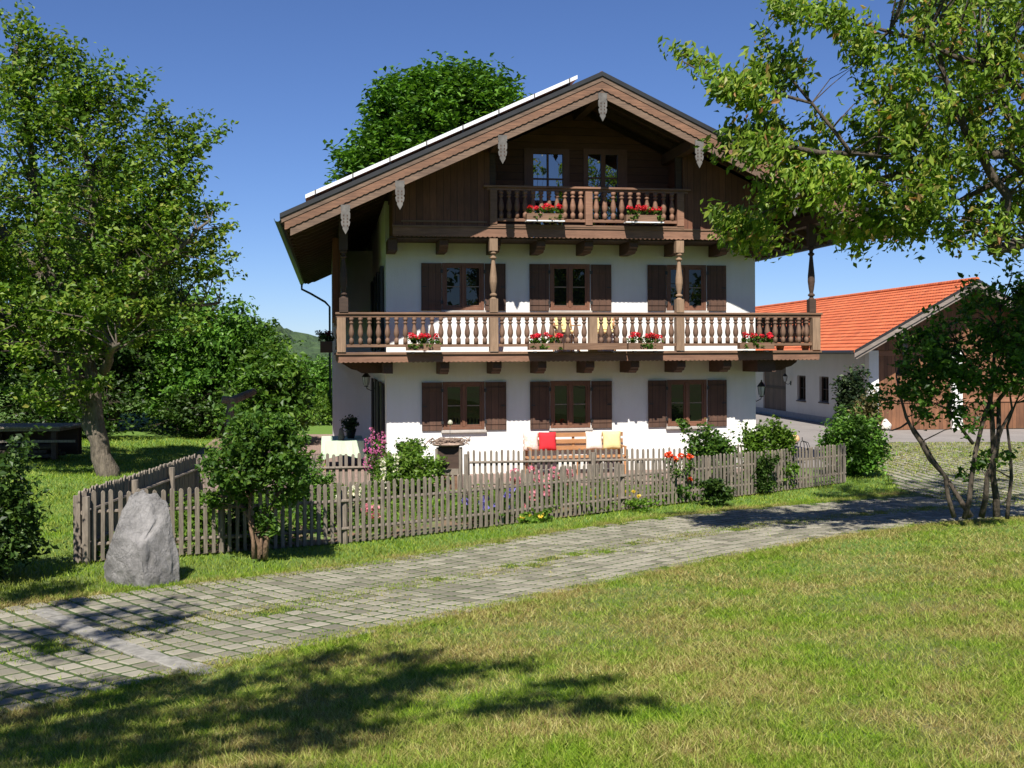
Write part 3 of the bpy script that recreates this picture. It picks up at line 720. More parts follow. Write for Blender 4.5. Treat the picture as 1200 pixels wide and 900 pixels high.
# ------------------------------------------------------------------ leaves
def rot_rand(n, rng): 
    v = rng.normal(size=(n, 3)); return v/np.linalg.norm(v, axis=1, keepdims=True)
def leaves(name, pos, size, mat, parent, rng, up=.6, droop=0., wid=.32, out=None):
    n = len(pos)
    nrm = rot_rand(n, rng)+np.array([0, 0, up*2.0]); nrm /= np.linalg.norm(nrm, axis=1, keepdims=True)
    d = rot_rand(n, rng)+np.array([0, 0, -droop*2.0])
    if out is not None: d = d+out*.8
    d -= nrm*(d*nrm).sum(1, keepdims=True)*(1-min(1, droop)*.6); d /= np.linalg.norm(d, axis=1, keepdims=True)
    sd = np.cross(d, nrm); sd /= np.maximum(np.linalg.norm(sd, axis=1, keepdims=True), 1e-6)
    nn = np.cross(sd, d)
    s = (size*rng.uniform(.5, 1.4, n))[:, None]
    a = pos-d*s*.5; tip = pos+d*s*.5-nn*s*.08; l = pos+sd*s*wid+nn*s*.10-d*s*.02; r = pos-sd*s*wid+nn*s*.10-d*s*.02
    V_ = np.stack([a, r, tip, l], 1).reshape(-1, 3); F_ = np.arange(4*n).reshape(n, 4)
    return npmesh(name, V_, F_, mat, parent)
def blob_points(blobs, rng, shell=.45):
    P = []; 
    for (cx, cy, cz, rx, ry, rz, n) in blobs:
        d = rot_rand(n, rng); r = rng.uniform(0, 1, n)**shell
        P.append(np.array([cx, cy, cz])+d*r[:, None]*np.array([rx, ry, rz]))
    return np.concatenate(P)
def spray(centers, axis_pt, per, rad, rng, flat=.45, stretch=1.6):
    out = centers-axis_pt; out[:, 2] *= .35; out /= np.maximum(np.linalg.norm(out, axis=1, keepdims=True), 1e-6)
    n = len(centers); cnt = rng.integers(int(per*.6), int(per*1.4)+1, n); ids = np.repeat(np.arange(n), cnt)
    r = rad*rng.uniform(.6, 1.4, n)[ids][:, None]
    g_ = np.clip(rng.normal(size=(len(ids), 3)), -1.5, 1.5)*.5; g_[:, 2] *= flat
    p = centers[ids]+g_*r+out[ids]*np.clip(rng.normal(size=(len(ids), 1)), -1.4, 1.4)*.5*stretch*r
    return p, out[ids]
def bark(name, a, b_):
    m, t, b, o = newmat(name); v = coords(t, 'Object', (3, 3, .9))
    c = ramp(t, noise(t, v, 4, 6, .7), [(.3, a), (.7, b_)]); t.links.new(c, b.inputs['Base Color']); b.inputs['Roughness'].default_value = .95
    bump(t, b, noise(t, v, 9, 5), 1, .04); return m
M['bark'] = bark('grey_bark', (.045, .036, .026), (.19, .155, .115))
M['barkd'] = bark('dark_bark', (.035, .027, .02), (.11, .085, .06))
M['barkr'] = bark('reddish_bark', (.10, .06, .035), (.30, .19, .12))
def tree(name, label, cat, base, limbs, clumps, per, rad, leafsize, lmat, bmat, seed, up=.6, droop=0, flat=.45, stretch=1.6, twig=.02, wid=.32, group=None, crown='crown', axis=None, sides=7):
    rng = np.random.default_rng(seed); base = Vector(base)
    root = thing(name, label, cat, base, 0, group)
    mb = MB(); nodes = []
    for L in limbs:
        pts = [Vector(p[:3]) for p in L]; rr = [p[3] for p in L]
        # refine with a slight wander
        q, qr = [], []
        for i in range(len(pts)-1):
            m_ = max(2, int((pts[i+1]-pts[i]).length/.35))
            for k in range(m_):
                f = k/m_; w = Vector(rng.normal(size=3))*min(rr[i], .06)*.5*(0 if i == 0 and k == 0 else 1)
                q.append(pts[i].lerp(pts[i+1], f)+w); qr.append(rr[i]*(1-f)+rr[i+1]*f)
        q.append(pts[-1]); qr.append(rr[-1])
        mb.tube(q, qr, sides); nodes += [(p, r) for p, r in zip(q, qr)][2:]
    N = np.array([tuple(p) for p, r in nodes]); NRr = np.array([r for p, r in nodes])
    ax = np.array(axis if axis is not None else [N[:, 0].mean(), N[:, 1].mean(), 0.])
    for c in clumps:
        d = N-c; dist = np.linalg.norm(d, axis=1)+np.maximum(0, N[:, 2]-c[2])*1.5; j = int(dist.argmin())
        a = Vector(N[j]); b_ = Vector(c); L = (b_-a).length
        if L < .05: continue
        mid = a.lerp(b_, .5)+Vector(rng.normal(size=3))*L*.08+Vector((0, 0, L*.08))
        r0 = min(NRr[j]*.6, twig*(1+L*.6))
        mb.tube([a, mid, b_], [r0, r0*.6, r0*.25], 4, False)
    mb.build('trunk', bmat, root, True)
    p, out = spray(clumps, ax, per, rad, rng, flat, stretch)
    leaves(crown, p, leafsize, lmat, root, rng, up, droop, wid, out)
    return root
G1 = (.045, .085, .014); G2 = (.085, .145, .022); G3 = (.15, .21, .035)
M['l_oak'] = leafmat('ash_leaf', [(0, (.05, .11, .012)), (.5, (.115, .205, .02)), (.9, (.215, .30, .04)), (1, (.28, .27, .06))])
M['l_cherry'] = leafmat('cherry_leaf', [(0, (.065, .13, .014)), (.45, (.16, .26, .025)), (.85, (.28, .37, .05)), (.95, (.34, .31, .08)), (1, (.34, .15, .07))], .46)
M['l_dark'] = leafmat('dark_leaf', [(0, (.02, .045, .008)), (.6, (.045, .095, .015)), (1, (.09, .15, .025))], .3)
M['l_chest'] = leafmat('chestnut_leaf', [(0, (.03, .085, .010)), (.5, (.075, .175, .018)), (1, (.16, .30, .04))], .3)
M['l_lilac'] = leafmat('lilac_leaf', [(0, (.035, .085, .01)), (.6, (.07, .155, .018)), (1, (.14, .23, .03))], .35)
M['l_sh'] = leafmat('shrub_tree_leaf', [(0, (.03, .075, .01)), (.6, (.065, .15, .018)), (.9, (.12, .23, .03)), (1, (.19, .33, .05))], .45)
M['l_bright'] = leafmat('bright_leaf', [(0, (.06, .13, .012)), (.6, (.12, .22, .022)), (1, (.20, .30, .05))], .4)
M['l_fir'] = leafmat('conifer_leaf', [(0, (.014, .03, .012)), (.7, (.035, .06, .022)), (1, (.06, .09, .03))], .15)
M['l_brown'] = leafmat('brownish_leaf', [(0, (.10, .09, .03)), (.6, (.17, .15, .06)), (1, (.24, .19, .09))], .3)

# big ash tree at left
rng = np.random.default_rng(5)
B = pt(122, 534, 25.5); B.z = gnd(B.x, B.y)
limbs = [[(.1, 0, -.2, .31), (-.05, 0, .45, .22), (-.42, .1, 1.5, .17), (-.95, .2, 2.8, .14), (-1.3, .3, 4.2, .17), (-1.6, .2, 6.0, .11), (-1.8, .2, 8.4, .05)],
         [(-.05, 0, .3, .22), (-.15, 0, 1.1, .18), (-.25, -.1, 2.2, .15), (-.35, -.1, 3.2, .16), (-.2, 0, 4.6, .13), (-.3, .3, 6.4, .09), (-.6, .2, 8.3, .03)],
         [(-.05, 0, 3.0, .16), (.9, -.3, 4.4, .10), (2.0, -.5, 5.3, .05), (2.6, -.5, 5.8, .02)],
         [(.05, 0, 4.4, .14), (1.0, .4, 6.0, .09), (1.7, .6, 7.2, .04)],
         [(-.5, .1, 2.2, .16), (-1.9, -.4, 3.6, .12), (-3.4, -.6, 4.8, .08), (-5, -.6, 6, .03)],
         [(0, 0, 3.4, .12), (1.2, .6, 3.9, .07), (2.4, 1.0, 4.0, .03)],
         [(-1.3, .3, 4.2, .14), (-2.6, 0, 6.0, .1), (-3.2, 0, 8.3, .04)],
         [(0, 0, 2.4, .12), (.6, -1.2, 2.9, .07), (1.2, -2.4, 3.0, .03)]]
cl = blob_points([(-1.6, 0, 6.2, 3.2, 2.4, 2.9, 230), (.9, 0, 5.4, 1.9, 1.8, 1.7, 105), (-3.5, 0, 4.6, 2.6, 2.2, 2.0, 130), (.3, -.6, 3.7, 2.0, 1.8, .8, 80), (-1.6, -1, 3.2, 2.6, 1.4, .7, 50), (-.5, -.9, 1.9, 1.3, .4, .5, 12), (-1.2, 0, 8.4, 1.3, 1.1, 1.2, 50)], rng, .42)
tips = [(-1.95, 0, 9.6), (-2.4, 0, 9.3), (-1.2, 0, 9.3), (-.5, 0, 8.3), (1.2, 0, 7.9), (1.9, 0, 7.2), (1.9, .2, 6.3), (2.4, 0, 5.6), (1.9, 0, 5.2), (-1.9, 0, 9.9), (-2.45, 0, 9.8), (-1.0, 0, 8.9), (-.4, 0, 8.7), (.2, 0, 8.1), (.9, 0, 8.2), (1.6, 0, 7.5), (2.3, 0, 6.8), (2.7, 0, 6.6), (2.1, 0, 7.1), (2.95, .2, 5.0), (2.6, 0, 4.9), (2.4, 0, 4.2), (2.7, 0, 3.9), (-1.9, 0, 10.3), (-3.0, 0, 9.6)]
tips = []
for (u, v) in [(10, 22), (28, 14), (66, 42), (82, 54), (118, 70), (133, 80), (172, 95), (188, 127), (200, 142), (228, 142), (258, 152), (240, 172), (236, 202), (255, 246), (262, 330), (250, 300), (95, 62), (46, 40), (215, 240), (150, 95)]:
    q = pt(u, v, 25.5)-B; c_ = Vector((-1.2, 0, 5.6)); d = (c_-q).normalized()
    for k in range(7): tips.append(tuple(q+d*(.1+.24*k)+Vector(rng.normal(size=3))*.05*k))
cl = np.concatenate([cl, np.array(tips)])
tree('ash_tree', 'tall spreading tree with a forked grey trunk standing on the left lawn', 'tree', B, limbs, cl, 60, .31, .13, M['l_oak'], M['bark'], 21, .5, .15, .34, 1.5, .014, .32, sides=10)

# dark wood behind it
back = [ # x, y, height, radius, mat, label
 (-19.5, 37, 9.0, 3.6, 'l_dark', 'dark leafy tree at the far left edge behind the wood shelter'),
 (-14.4, 40, 7.4, 3.0, 'l_dark', 'dark leafy tree directly behind the forked grey trunk'),
 (-10.8, 39.5, 4.9, 1.9, 'l_chest', 'rounded green tree right of the tall spreading tree'),
 (-10.9, 45.5, 4.3, 1.9, 'l_lilac', 'feathery green tree sloping down toward the distant hill'),
 (-7.9, 36.0, 2.9, 1.05, 'l_lilac', 'large-leaved round shrub tree nearest the left side of the house'),
 (-23, 31, 7.0, 3.0, 'l_oak', 'light green tree cut by the left edge of the picture'),
 (-16.3, 44, 11.0, 3.8, 'l_dark', 'tallest dark tree rising behind the big spreading tree'),
 (-10.8, 62, 2.6, 2.2, 'l_chest', 'distant bushy tree standing just left of the house wall before the hill')]
for i, (x, y, h, r, mt, lb) in enumerate(back):
    rng = np.random.default_rng(40+i); z = gnd(x, y)
    lim = [[(0, 0, -.2, .22), (.1, .1, h*.3, .17), (-.1, 0, h*.6, .10), (0, 0, h*.9, .03)], [(0, 0, h*.25, .1), (r*.5, -.2, h*.5, .03)], [(0, 0, h*.3, .1), (-r*.5, .2, h*.55, .03)]]
    n = int(150+r*55)
    cl = blob_points([(0, 0, h*.60, r, r, h*.40, n), (r*.3, -.4, h*.32, r*.9, r*.9, h*.25, n//3), (-r*.4, -.3, h*.34, r*.8, r*.8, h*.26, n//3)], rng, .38)
    tree('broadleaf_tree', lb, 'tree', (x, y, z), lim, cl, 46, .42, .19, M[mt], M['barkd'], 60+i, .5, .2, .5, 1.3, .025, group='trees at the left boundary', sides=6)
# low hedge masses under those trees
for i, (x, y, w, h, lb, mt) in enumerate([(-14.5, 36, 2.6, 2.2, 'low dark hedge bush under the trees behind the forked trunk', 'l_dark'), (-10.6, 37.8, 2.2, 1.7, 'low dark hedge bush left of the leaning log arbour', 'l_dark'),
        (-18.5, 34, 2.6, 1.9, 'sunlit undergrowth bush above the wood shelter', 'l_lilac'), (-23.5, 35, 3.2, 2.4, 'dark undergrowth bush at the far left edge', 'l_dark'), (-7.6, 46, 2.0, 1.4, 'yellow-green bush beyond the patio left of the house', 'l_bright'), (-6.4, 51, 2.4, 1.9, 'tall yellow-green bush touching the left house edge beyond the patio', 'l_lilac'), (-17, 41, 4, 3.2, 'tall dark thicket closing the gap between the boundary trees', 'l_dark'), (-12.6, 43, 2.2, 2.6, 'tall dark thicket behind the leaning log arbour', 'l_dark'), (-26, 42, 5, 4.5, 'dark thicket behind the far left edge tree', 'l_dark')]):
    rng = np.random.default_rng(90+i)
    cl = blob_points([(0, 0, h*.45, w, 1.1, h*.55, int(60+w*h*14))], rng, .5)
    tree('hedge_bush', lb, 'bush', (x, y, gnd(x, y)), [[(0, 0, -.1, .06), (.1, 0, h*.4, .04), (0, 0, h*.7, .02)], [(0, 0, 0, .05), (w*.5, 0, h*.5, .02)], [(0, 0, 0, .05), (-w*.5, 0, h*.5, .02)]], cl, 34, .38, .15, M[mt], M['barkd'], 120+i, .6, .1, .6, 1, .015, group='bushes under the boundary trees', crown='foliage', sides=5)

# chestnut behind the house
rng = np.random.default_rng(8)
B = pt(507, 200, 52); B.z = gnd(B.x, 52)
cl = blob_points([(.3, 0, 12.4, 4.0, 3.6, 3.7, 230), (-2.0, 0, 11.2, 2.5, 2.4, 1.9, 70), (2.6, 0, 13.3, 1.9, 2.2, 2.4, 60), (1.4, 0, 14.6, 2.2, 2.2, 1.7, 50), (-1.2, 0, 13.6, 2.2, 2.2, 2.0, 50)], rng, .27)
tree('chestnut_tree', 'dense round dark green tree rising behind the left roof slope', 'tree', B, [[(0, 0, -.2, .5), (0, 0, 4, .4), (.2, 0, 8, .28), (0, 0, 12, .15), (0, 0, 15.5, .05)], [(0, 0, 5, .25), (2, 0, 9, .12), (3, 0, 12, .04)], [(0, 0, 5, .25), (-2, 0, 8, .12), (-3, 0, 10, .04)]], cl, 125, .78, .32, M['l_chest'], M['barkd'], 31, .8, .25, .40, .9, .03, .27)

# cherry tree at upper right: trunk just outside the picture, limbs reaching in
rng = np.random.default_rng(9)
YB_ = 15.0; B = Vector((9.6, 16.2, gnd(9.6, 16.2)))
def rel(u, v, Y): p = pt(u, v, Y)-B; return (p.x, p.y, p.z)
def RL(*a): return [(*rel(u, v, Y), r) for u, v, Y, r in a]
limbs = [[(0, 0, -.2, .26), (-.1, 0, 1.5, .22), (-.3, -.1, 3.0, .2), (-.6, -.4, 4.5, .16), (-.9, -.6, 6.5, .1), (-1.2, -.8, 8.5, .03)],
    [(-.2, 0, 2.6, .14), *RL((1230, 270, 15.6, .11), (1165, 297, 15.2, .09), (1180, 230, 15.0, .07), (1130, 150, 14.8, .05), (1100, 60, 14.6, .03))],
    [(-.4, -.2, 3.8, .12), *RL((1180, 180, 15.0, .07), (1090, 190, 14.7, .045), (1000, 180, 14.5, .03), (950, 120, 14.4, .02), (890, 104, 14.3, .025), (850, 100, 14.2, .018), (800, 72, 14.2, .008))],
    [*RL((1000, 180, 14.5, .04), (930, 175, 14.6, .03), (880, 175, 14.6, .02), (850, 168, 14.6, .01))],
    [*RL((1090, 190, 14.7, .035), (1010, 215, 14.9, .024), (940, 230, 15.1, .016), (880, 255, 15.2, .015), (860, 275, 15.2, .008))],
    [(-.5, -.3, 4.3, .1), *RL((1180, 90, 14.8, .055), (1080, 50, 14.5, .03), (1000, 25, 14.3, .018), (920, 5, 14.2, .01))],
    [*RL((1200, 200, 15.4, .05), (1120, 235, 15.6, .03), (1040, 245, 15.9, .02), (990, 262, 16.0, .015))],
    [*RL((1200, 150, 15.4, .07), (1150, 90, 16.6, .05), (1080, 30, 17.4, .03))],
    [*RL((950, 120, 14.4, .02), (905, 70, 14.4, .012), (895, 40, 14.4, .006))]]
C_ = []
def cline(pts_, n, sp, Yj=.5):
    for i in range(n):
        f = rng.uniform(0, len(pts_)-1); k = min(int(f), len(pts_)-2); q = f-k
        a, b_ = pts_[k], pts_[k+1]
        C_.append(rel(a[0]+(b_[0]-a[0])*q+rng.normal(0, sp), a[1]+(b_[1]-a[1])*q+rng.normal(0, sp)*.8, a[2]+(b_[2]-a[2])*q+rng.normal(0, Yj)))
cline([(800, 72, 14.2), (830, 90, 14.2), (860, 108, 14.2)], 8, 8, .2)
cline([(850, 110, 14.2), (880, 118, 14.3), (910, 100, 14.3)], 11, 14, .25)
cline([(894, 40, 14.4), (905, 75, 14.4), (925, 88, 14.4)], 7, 8, .2)
cline([(850, 165, 14.6), (900, 160, 14.6), (960, 150, 14.6)], 18, 16, .3)
cline([(862, 278, 15.2), (890, 262, 15.2), (920, 200, 15.2), (960, 200, 15.2)], 24, 17, .3)
cline([(850, 255, 15.1), (885, 285, 15.1)], 7, 8, .2)
cline([(900, 185, 15.0), (1000, 200, 15.0), (1080, 190, 15.0)], 40, 22, .5)
cline([(960, 262, 15.9), (1030, 262, 15.8), (1110, 255, 15.6), (1200, 270, 15.4)], 42, 15, .5)
cline([(915, 4, 14.2), (960, 15, 14.3), (1010, 22, 14.4)], 12, 8, .3)
cline([(975, 55, 14.5), (1010, 45, 14.5), (1040, 70, 14.5)], 8, 12, .3)
cline([(1030, 80, 14.6), (1040, 130, 14.6), (1060, 170, 14.6)], 20, 18, .4)
for i in range(230): C_.append(rel(rng.uniform(1050, 1290), rng.uniform(-60, 250), rng.uniform(13.6, 17.5)))
for i in range(90): C_.append(rel(rng.uniform(1100, 1420), rng.uniform(-330, -40), rng.uniform(13.0, 18.5)))
for i in range(40): C_.append(rel(rng.uniform(1240, 1440), rng.uniform(0, 280), rng.uniform(14.0, 18.5)))
tree('cherry_tree', 'cherry tree reaching in from the upper right with drooping light green leaves', 'tree', B, limbs, np.array(C_), 74, .23, .115, M['l_cherry'], M['barkd'], 33, .1, .7, .85, 1.3, .010, .24, sides=8)

# trees behind the viewer that throw the shade on the lawn and show in the window panes
def shade_tree(x, y, h, blobs, lb, seed, per=80, ls=.14, rad=.32, cat='tree'):
    rng = np.random.default_rng(seed); z = gnd(x, y)
    lim = [[(0, 0, -.2, .26), (0, 0, h*.4, .2), (0, 0, h*.85, .06)]]+[[(0, 0, h*.35, .12), (b_[0]*.5, b_[1]*.5, (b_[2]+h*.35)/2+.3, .07), (b_[0], b_[1], b_[2], .03)] for b_ in blobs]
    cl = blob_points(blobs, rng, .5)
    return tree('broadleaf_tree', lb, 'tree', (x, y, z), lim, cl, per, rad, ls, M['l_cherry'], M['barkd'], seed+1, .4, .3, .5, 1.0, .02, sides=7)
shade_tree(-7.5, 0.2, 8.0, [(4.2, .6, 6.7, 1.8, 1.5, .5, 22), (5.8, .9, 6.6, .9, .9, .4, 12), (3.2, -.8, 6.5, 1.9, 1.0, .5, 20), (2.6, 4.4, 6.5, 1.5, 1.1, .5, 14), (.6, 5.4, 6.5, 1.6, .9, .5, 14), (5.0, -1.0, 6.6, 1.3, .8, .4, 13), (4.2, 1.9, 6.6, 1.6, .45, .4, 9), (6.3, 1.7, 6.6, .6, .6, .3, 6), (7.2, .5, 6.6, .6, .5, .3, 5), (3.0, -1.7, 6.5, 2.4, .7, .4, 15), (5.6, 2.6, 6.6, .9, .4, .3, 5), (4.6, -.2, 6.8, 2.0, 1.8, .5, 14), (1.8, -.3, 6.4, 1.6, 1.2, .5, 16), (.2, 1.8, 6.4, 1.6, 1.3, .8, 18), (-2, 1, 6.5, 2, 2, 1.2, 30), (-.3, 4.4, 6.3, 1.6, .8, .6, 12)], 'leafy tree beside the camera whose branches shade the foreground lawn', 201)
for i, (x, y, h, r) in enumerate([(-14, -16, 9, 4.5), (-3, -22, 10, 5), (8, -20, 9, 4.5), (18, -14, 9, 4.5), (28, -6, 9, 5)]):
    rng = np.random.default_rng(300+i)
    tree('broadleaf_tree', 'leafy tree standing behind the camera opposite the house', 'tree', (x, y, gnd(x, y)), [[(0, 0, -.2, .3), (0, 0, h*.4, .2), (0, 0, h*.9, .05)]], blob_points([(0, 0, h*.5, r, r, h*.48, 170)], rng, .4), 14, 1.0, .55, M['l_dark'], M['barkd'], 310+i, .5, .2, .6, 1, .03, group='trees behind the camera', sides=5)

# dark-leaved shrub tree by the drive at right
B = pt(1152, 604, 17.6); B.z = gnd(B.x, B.y)
limbs = [RL((1168, 606, 17.6, .06), (1166, 560, 17.6, .048), (1160, 500, 17.7, .04), (1162, 440, 17.7, .03), (1172, 360, 17.7, .02)),
    RL((1118, 606, 17.5, .04), (1105, 560, 17.5, .032), (1078, 520, 17.4, .035), (1062, 490, 17.4, .025), (1050, 440, 17.4, .012)),
    RL((1130, 608, 17.6, .045), (1140, 560, 17.6, .038), (1150, 500, 17.6, .033), (1160, 470, 17.6, .028), (1120, 400, 17.7, .015)),
    RL((1138, 606, 17.6, .05), (1118, 570, 17.7, .035), (1090, 535, 17.8, .025), (1070, 500, 17.8, .012)),
    RL((1150, 606, 17.6, .05), (1158, 560, 17.5, .04), (1166, 520, 17.5, .03), (1186, 480, 17.5, .02), (1183, 458, 17.5, .012)),
    RL((1166, 540, 17.6, .04), (1172, 470, 17.8, .035), (1196, 438, 17.9, .03), (1220, 400, 17.9, .015)),
    RL((1064, 495, 17.4, .018), (1045, 505, 17.4, .012), (1022, 500, 17.4, .005)), RL((1075, 470, 17.4, .014), (1050, 470, 17.4, .01), (1030, 468, 17.4, .004)),
    RL((1140, 520, 17.6, .03), (1110, 480, 17.5, .02), (1090, 470, 17.5, .008)), RL((1180, 608, 17.6, .035), (1186, 560, 17.6, .028), (1180, 500, 17.7, .02), (1200, 450, 17.7, .01))]
C_ = []
def cell(u0, u1, v0, v1, n, Y=17.7, dy=.7):
    for i in range(n): C_.append(rel(rng.uniform(u0, u1), rng.uniform(v0, v1), Y+rng.uniform(-dy, dy)))
rng = np.random.default_rng(77)
cell(1125, 1215, 335, 400, 34); cell(1090, 1215, 370, 425, 36); cell(1058, 1150, 395, 440, 30); cell(1055, 1110, 430, 470, 24); cell(1070, 1200, 385, 450, 18); cell(1030, 1065, 455, 478, 5); cell(1120, 1210, 420, 455, 26); cell(1200, 1260, 350, 470, 40)
cell(1105, 1160, 470, 500, 8); cell(1075, 1100, 480, 492, 4); cell(1145, 1185, 530, 545, 3); cell(1128, 1150, 540, 560, 2); cell(1180, 1230, 310, 350, 8)
tree('shrub_tree', 'multi-stemmed dark-leaved shrub tree at the right edge beside the paved drive', 'tree', B, limbs, np.array(C_), 34, .17, .105, M['l_sh'], M['barkd'], 35, .4, .3, .7, 1.2, .010, .30, sides=7)

# lilac-like shrub in front of the fence
B = pt(303, 652, 15.0); B.z = gnd(B.x, B.y)
limbs = [RL((303, 655, 15, .045), (300, 625, 15, .036), (285, 595, 15, .03), (262, 570, 15, .022), (252, 530, 15, .012)), RL((310, 655, 15, .04), (316, 610, 15, .032), (328, 570, 15, .022), (335, 520, 15, .012)),
    RL((297, 655, 14.9, .032), (290, 610, 14.9, .022), (300, 560, 14.9, .02), (300, 500, 14.9, .01)), RL((306, 650, 15, .03), (300, 610, 15.1, .022), (322, 590, 15.1, .02), (345, 570, 15.2, .015))]
C_ = []; cell(272, 345, 492, 530, 55, 15.0, .5); cell(244, 352, 528, 568, 90, 15, .6); cell(300, 356, 510, 560, 30, 15, .5); cell(295, 332, 484, 500, 12, 15, .3); cell(245, 290, 568, 592, 16, 15, .35); cell(325, 354, 565, 590, 8, 15, .3); cell(285, 320, 600, 625, 5, 15, .15)
tree('lilac_shrub', 'bushy green shrub on bare brown stems in front of the picket fence', 'shrub', B, limbs, np.array(C_), 54, .13, .08, M['l_lilac'], M['barkr'], 37, .4, .3, .7, 1.2, .008, .30, crown='foliage')

def bush(name, label, u0, u1, v0, v1, Y, mat, seed, dens=1.0, ls=.07, rad=.14, dy=None, cat='bush', per=44, up=.5, trunkv=None, wid=.3, bare=.0, n=None, round_=.95):
    global C_, B, rng
    rng = np.random.default_rng(seed)
    uc = (u0+u1)/2; B = pt(uc, v1, Y); B.z = gnd(B.x, B.y)
    t0 = pt(uc, v0, Y).z-B.z; w = (u1-u0)/2/FOC*Y; dy = dy or w*.8
    zlo = t0*bare; cz = (t0+zlo)/2; rz_ = (t0-zlo)/2
    n = n or int(dens*w*rz_*260)+14
    cl = blob_points([(0, 0, cz, w*round_, dy, rz_, n), (w*.35, 0, cz*.9, w*.6, dy*.8, rz_*.8, n//5), (-w*.35, 0, cz*.8, w*.62, dy*.8, rz_*.75, n//5)], rng, .5)
    ns = max(5, int(w*9)); a_ = rng.uniform(0, 6.28, ns); sh_ = np.stack([np.cos(a_)*w*rng.uniform(.5, 1.15, ns), np.sin(a_)*dy*.8, t0*rng.uniform(.75, 1.12, ns)], 1)
    cl = np.concatenate([cl, sh_, sh_*np.array([.93, .93, .93])]); cl[:, 2] = np.maximum(cl[:, 2], .05)
    L = [[(0, 0, -.05, .03), (0, 0, t0*.4, .022), (0, 0, t0*.8, .008)]]
    for k in range(4):
        a_ = k*1.7+.4; L.append([(0, 0, 0, .022), (math.cos(a_)*w*.4, math.sin(a_)*dy*.4, t0*.4, .014), (math.cos(a_)*w*.7, math.sin(a_)*dy*.7, t0*.7, .006)])
    return tree(name, label, cat, B, L, cl, per, rad, ls, mat, M['barkd'], seed+1, up, .2, .7, 1.1, .006, wid, crown='foliage', sides=5)
bush('shrub', 'dark leafy bush cut by the left edge of the picture on the lawn', -75, 38, 535, 664, 13.0, M['l_dark'], 400, 1.0, .085, .2)
# ------------------------------------------------------------------ fences
m, t, b, o = newmat('grey_picket_wood'); v = coords(t, 'Object', (10, 10, 1.5))
c1 = ramp(t, noise(t, v, 3, 5, .7), [(.3, (.12, .10, .082)), (.7, (.30, .26, .215))])
isl = ramp(t, island(t), [(0, (.7, .7, .7)), (1, (1.15, 1.1, 1.02))])
t.links.new(mixc(t, 1.0, c1, isl, 'MULTIPLY'), b.inputs['Base Color']); b.inputs['Roughness'].default_value = .9; bump(t, b, noise(t, v, 8, 4), .5, .006)
M['picket'] = m
RF = random.Random(5)
def fence(name, label, path, H=.93, pitch=.14, side=1, rails=(.25, .70), postgap=2.6, width=.048, postside=1, stuff_after=100, face='tip'):
    root = thing(name, label, 'fence', (path[0][0], path[0][1], gnd(*path[0])))
    o0 = root.location.copy(); segs = []
    for a, b_ in zip(path[:-1], path[1:]): segs.append((Vector((*a, 0)), Vector((*b_, 0))))
    cnt = 0; stuff = MB(); pk = []
    for a, b_ in segs:
        d = b_-a; L = d.length; d.normalize(); nv = Vector((-d.y, d.x, 0))*side   # side: direction of the rails from the pickets
        n = int(L/pitch)
        for i in range(n):
            p = a+d*(pitch*(i+.5)); z = gnd(p.x, p.y)-o0.z
            w = width*RF.uniform(.88, 1.15)/2; h = H*RF.uniform(.985, 1.02); lean = RF.uniform(-.012, .012)
            q = p-Vector((o0.x, o0.y, 0)); q.z = 0
            mm = Matrix(((d.x, nv.x, lean, q.x), (d.y, nv.y, 0, q.y), (0, 0, 1, z), (0, 0, 0, 1)))
            prof = [(-w, .03), (w, .03), (w, h-.03), (w*.6, h-.008), (0, h), (-w*.6, h-.008), (-w, h-.03)]
            pk.append((p.length, prof, mm))
        m_ = max(1, round(L/postgap))
        for k in range(m_+1):
            p = a+d*(L*k/m_)+nv*.085; z = gnd(p.x, p.y)-o0.z
            MB().tube([(p.x-o0.x, p.y-o0.y, z-.2), (p.x-o0.x, p.y-o0.y, z+H*.93)], .05, 8).build('post', M['picket'], root)
        for hz in rails:
            pp = []
            for k in range(9):
                p = a+d*(L*k/8)+nv*.042; pp.append((p.x-o0.x, p.y-o0.y, gnd(p.x, p.y)-o0.z+H*hz))
            MB().tube(pp, .027, 7).build('rail', M['picket'], root)
    pk.sort(key=lambda q: q[0])
    for i, (_, prof, mm) in enumerate(pk):
        if i < stuff_after: MB().prism(prof, 'y', -.012, .012, mm).build('picket', M['picket'], root)
        else: stuff.prism(prof, 'y', -.012, .012, mm)
    if stuff.v: o = stuff.build('pickets', M['picket'], root); o['kind'] = 'stuff'
    return root
fence('picket_fence', 'weathered grey picket fence along the drive in front of the garden', [FL, (-2.5, 16.75), (2.13, 20.95), FR], .93, .118)
fence('picket_fence', 'weathered grey picket fence closing the left end of the garden behind the boulder', [FL, FBL], .93, .105, -1, stuff_after=100, width=.075)
fence('picket_fence', 'low grey picket fence between the garden and the brick patio, left of the gate', [FBL, (-1.95, 22.85)], .92, .13, -1, width=.06)
fence('picket_fence', 'grey picket fence running in front of the bench below the house wall', [(-.98, 23.22), (4.4, 24.4), (6.6, 26.6)], .93, .12, -1, (.25, .74), width=.045)
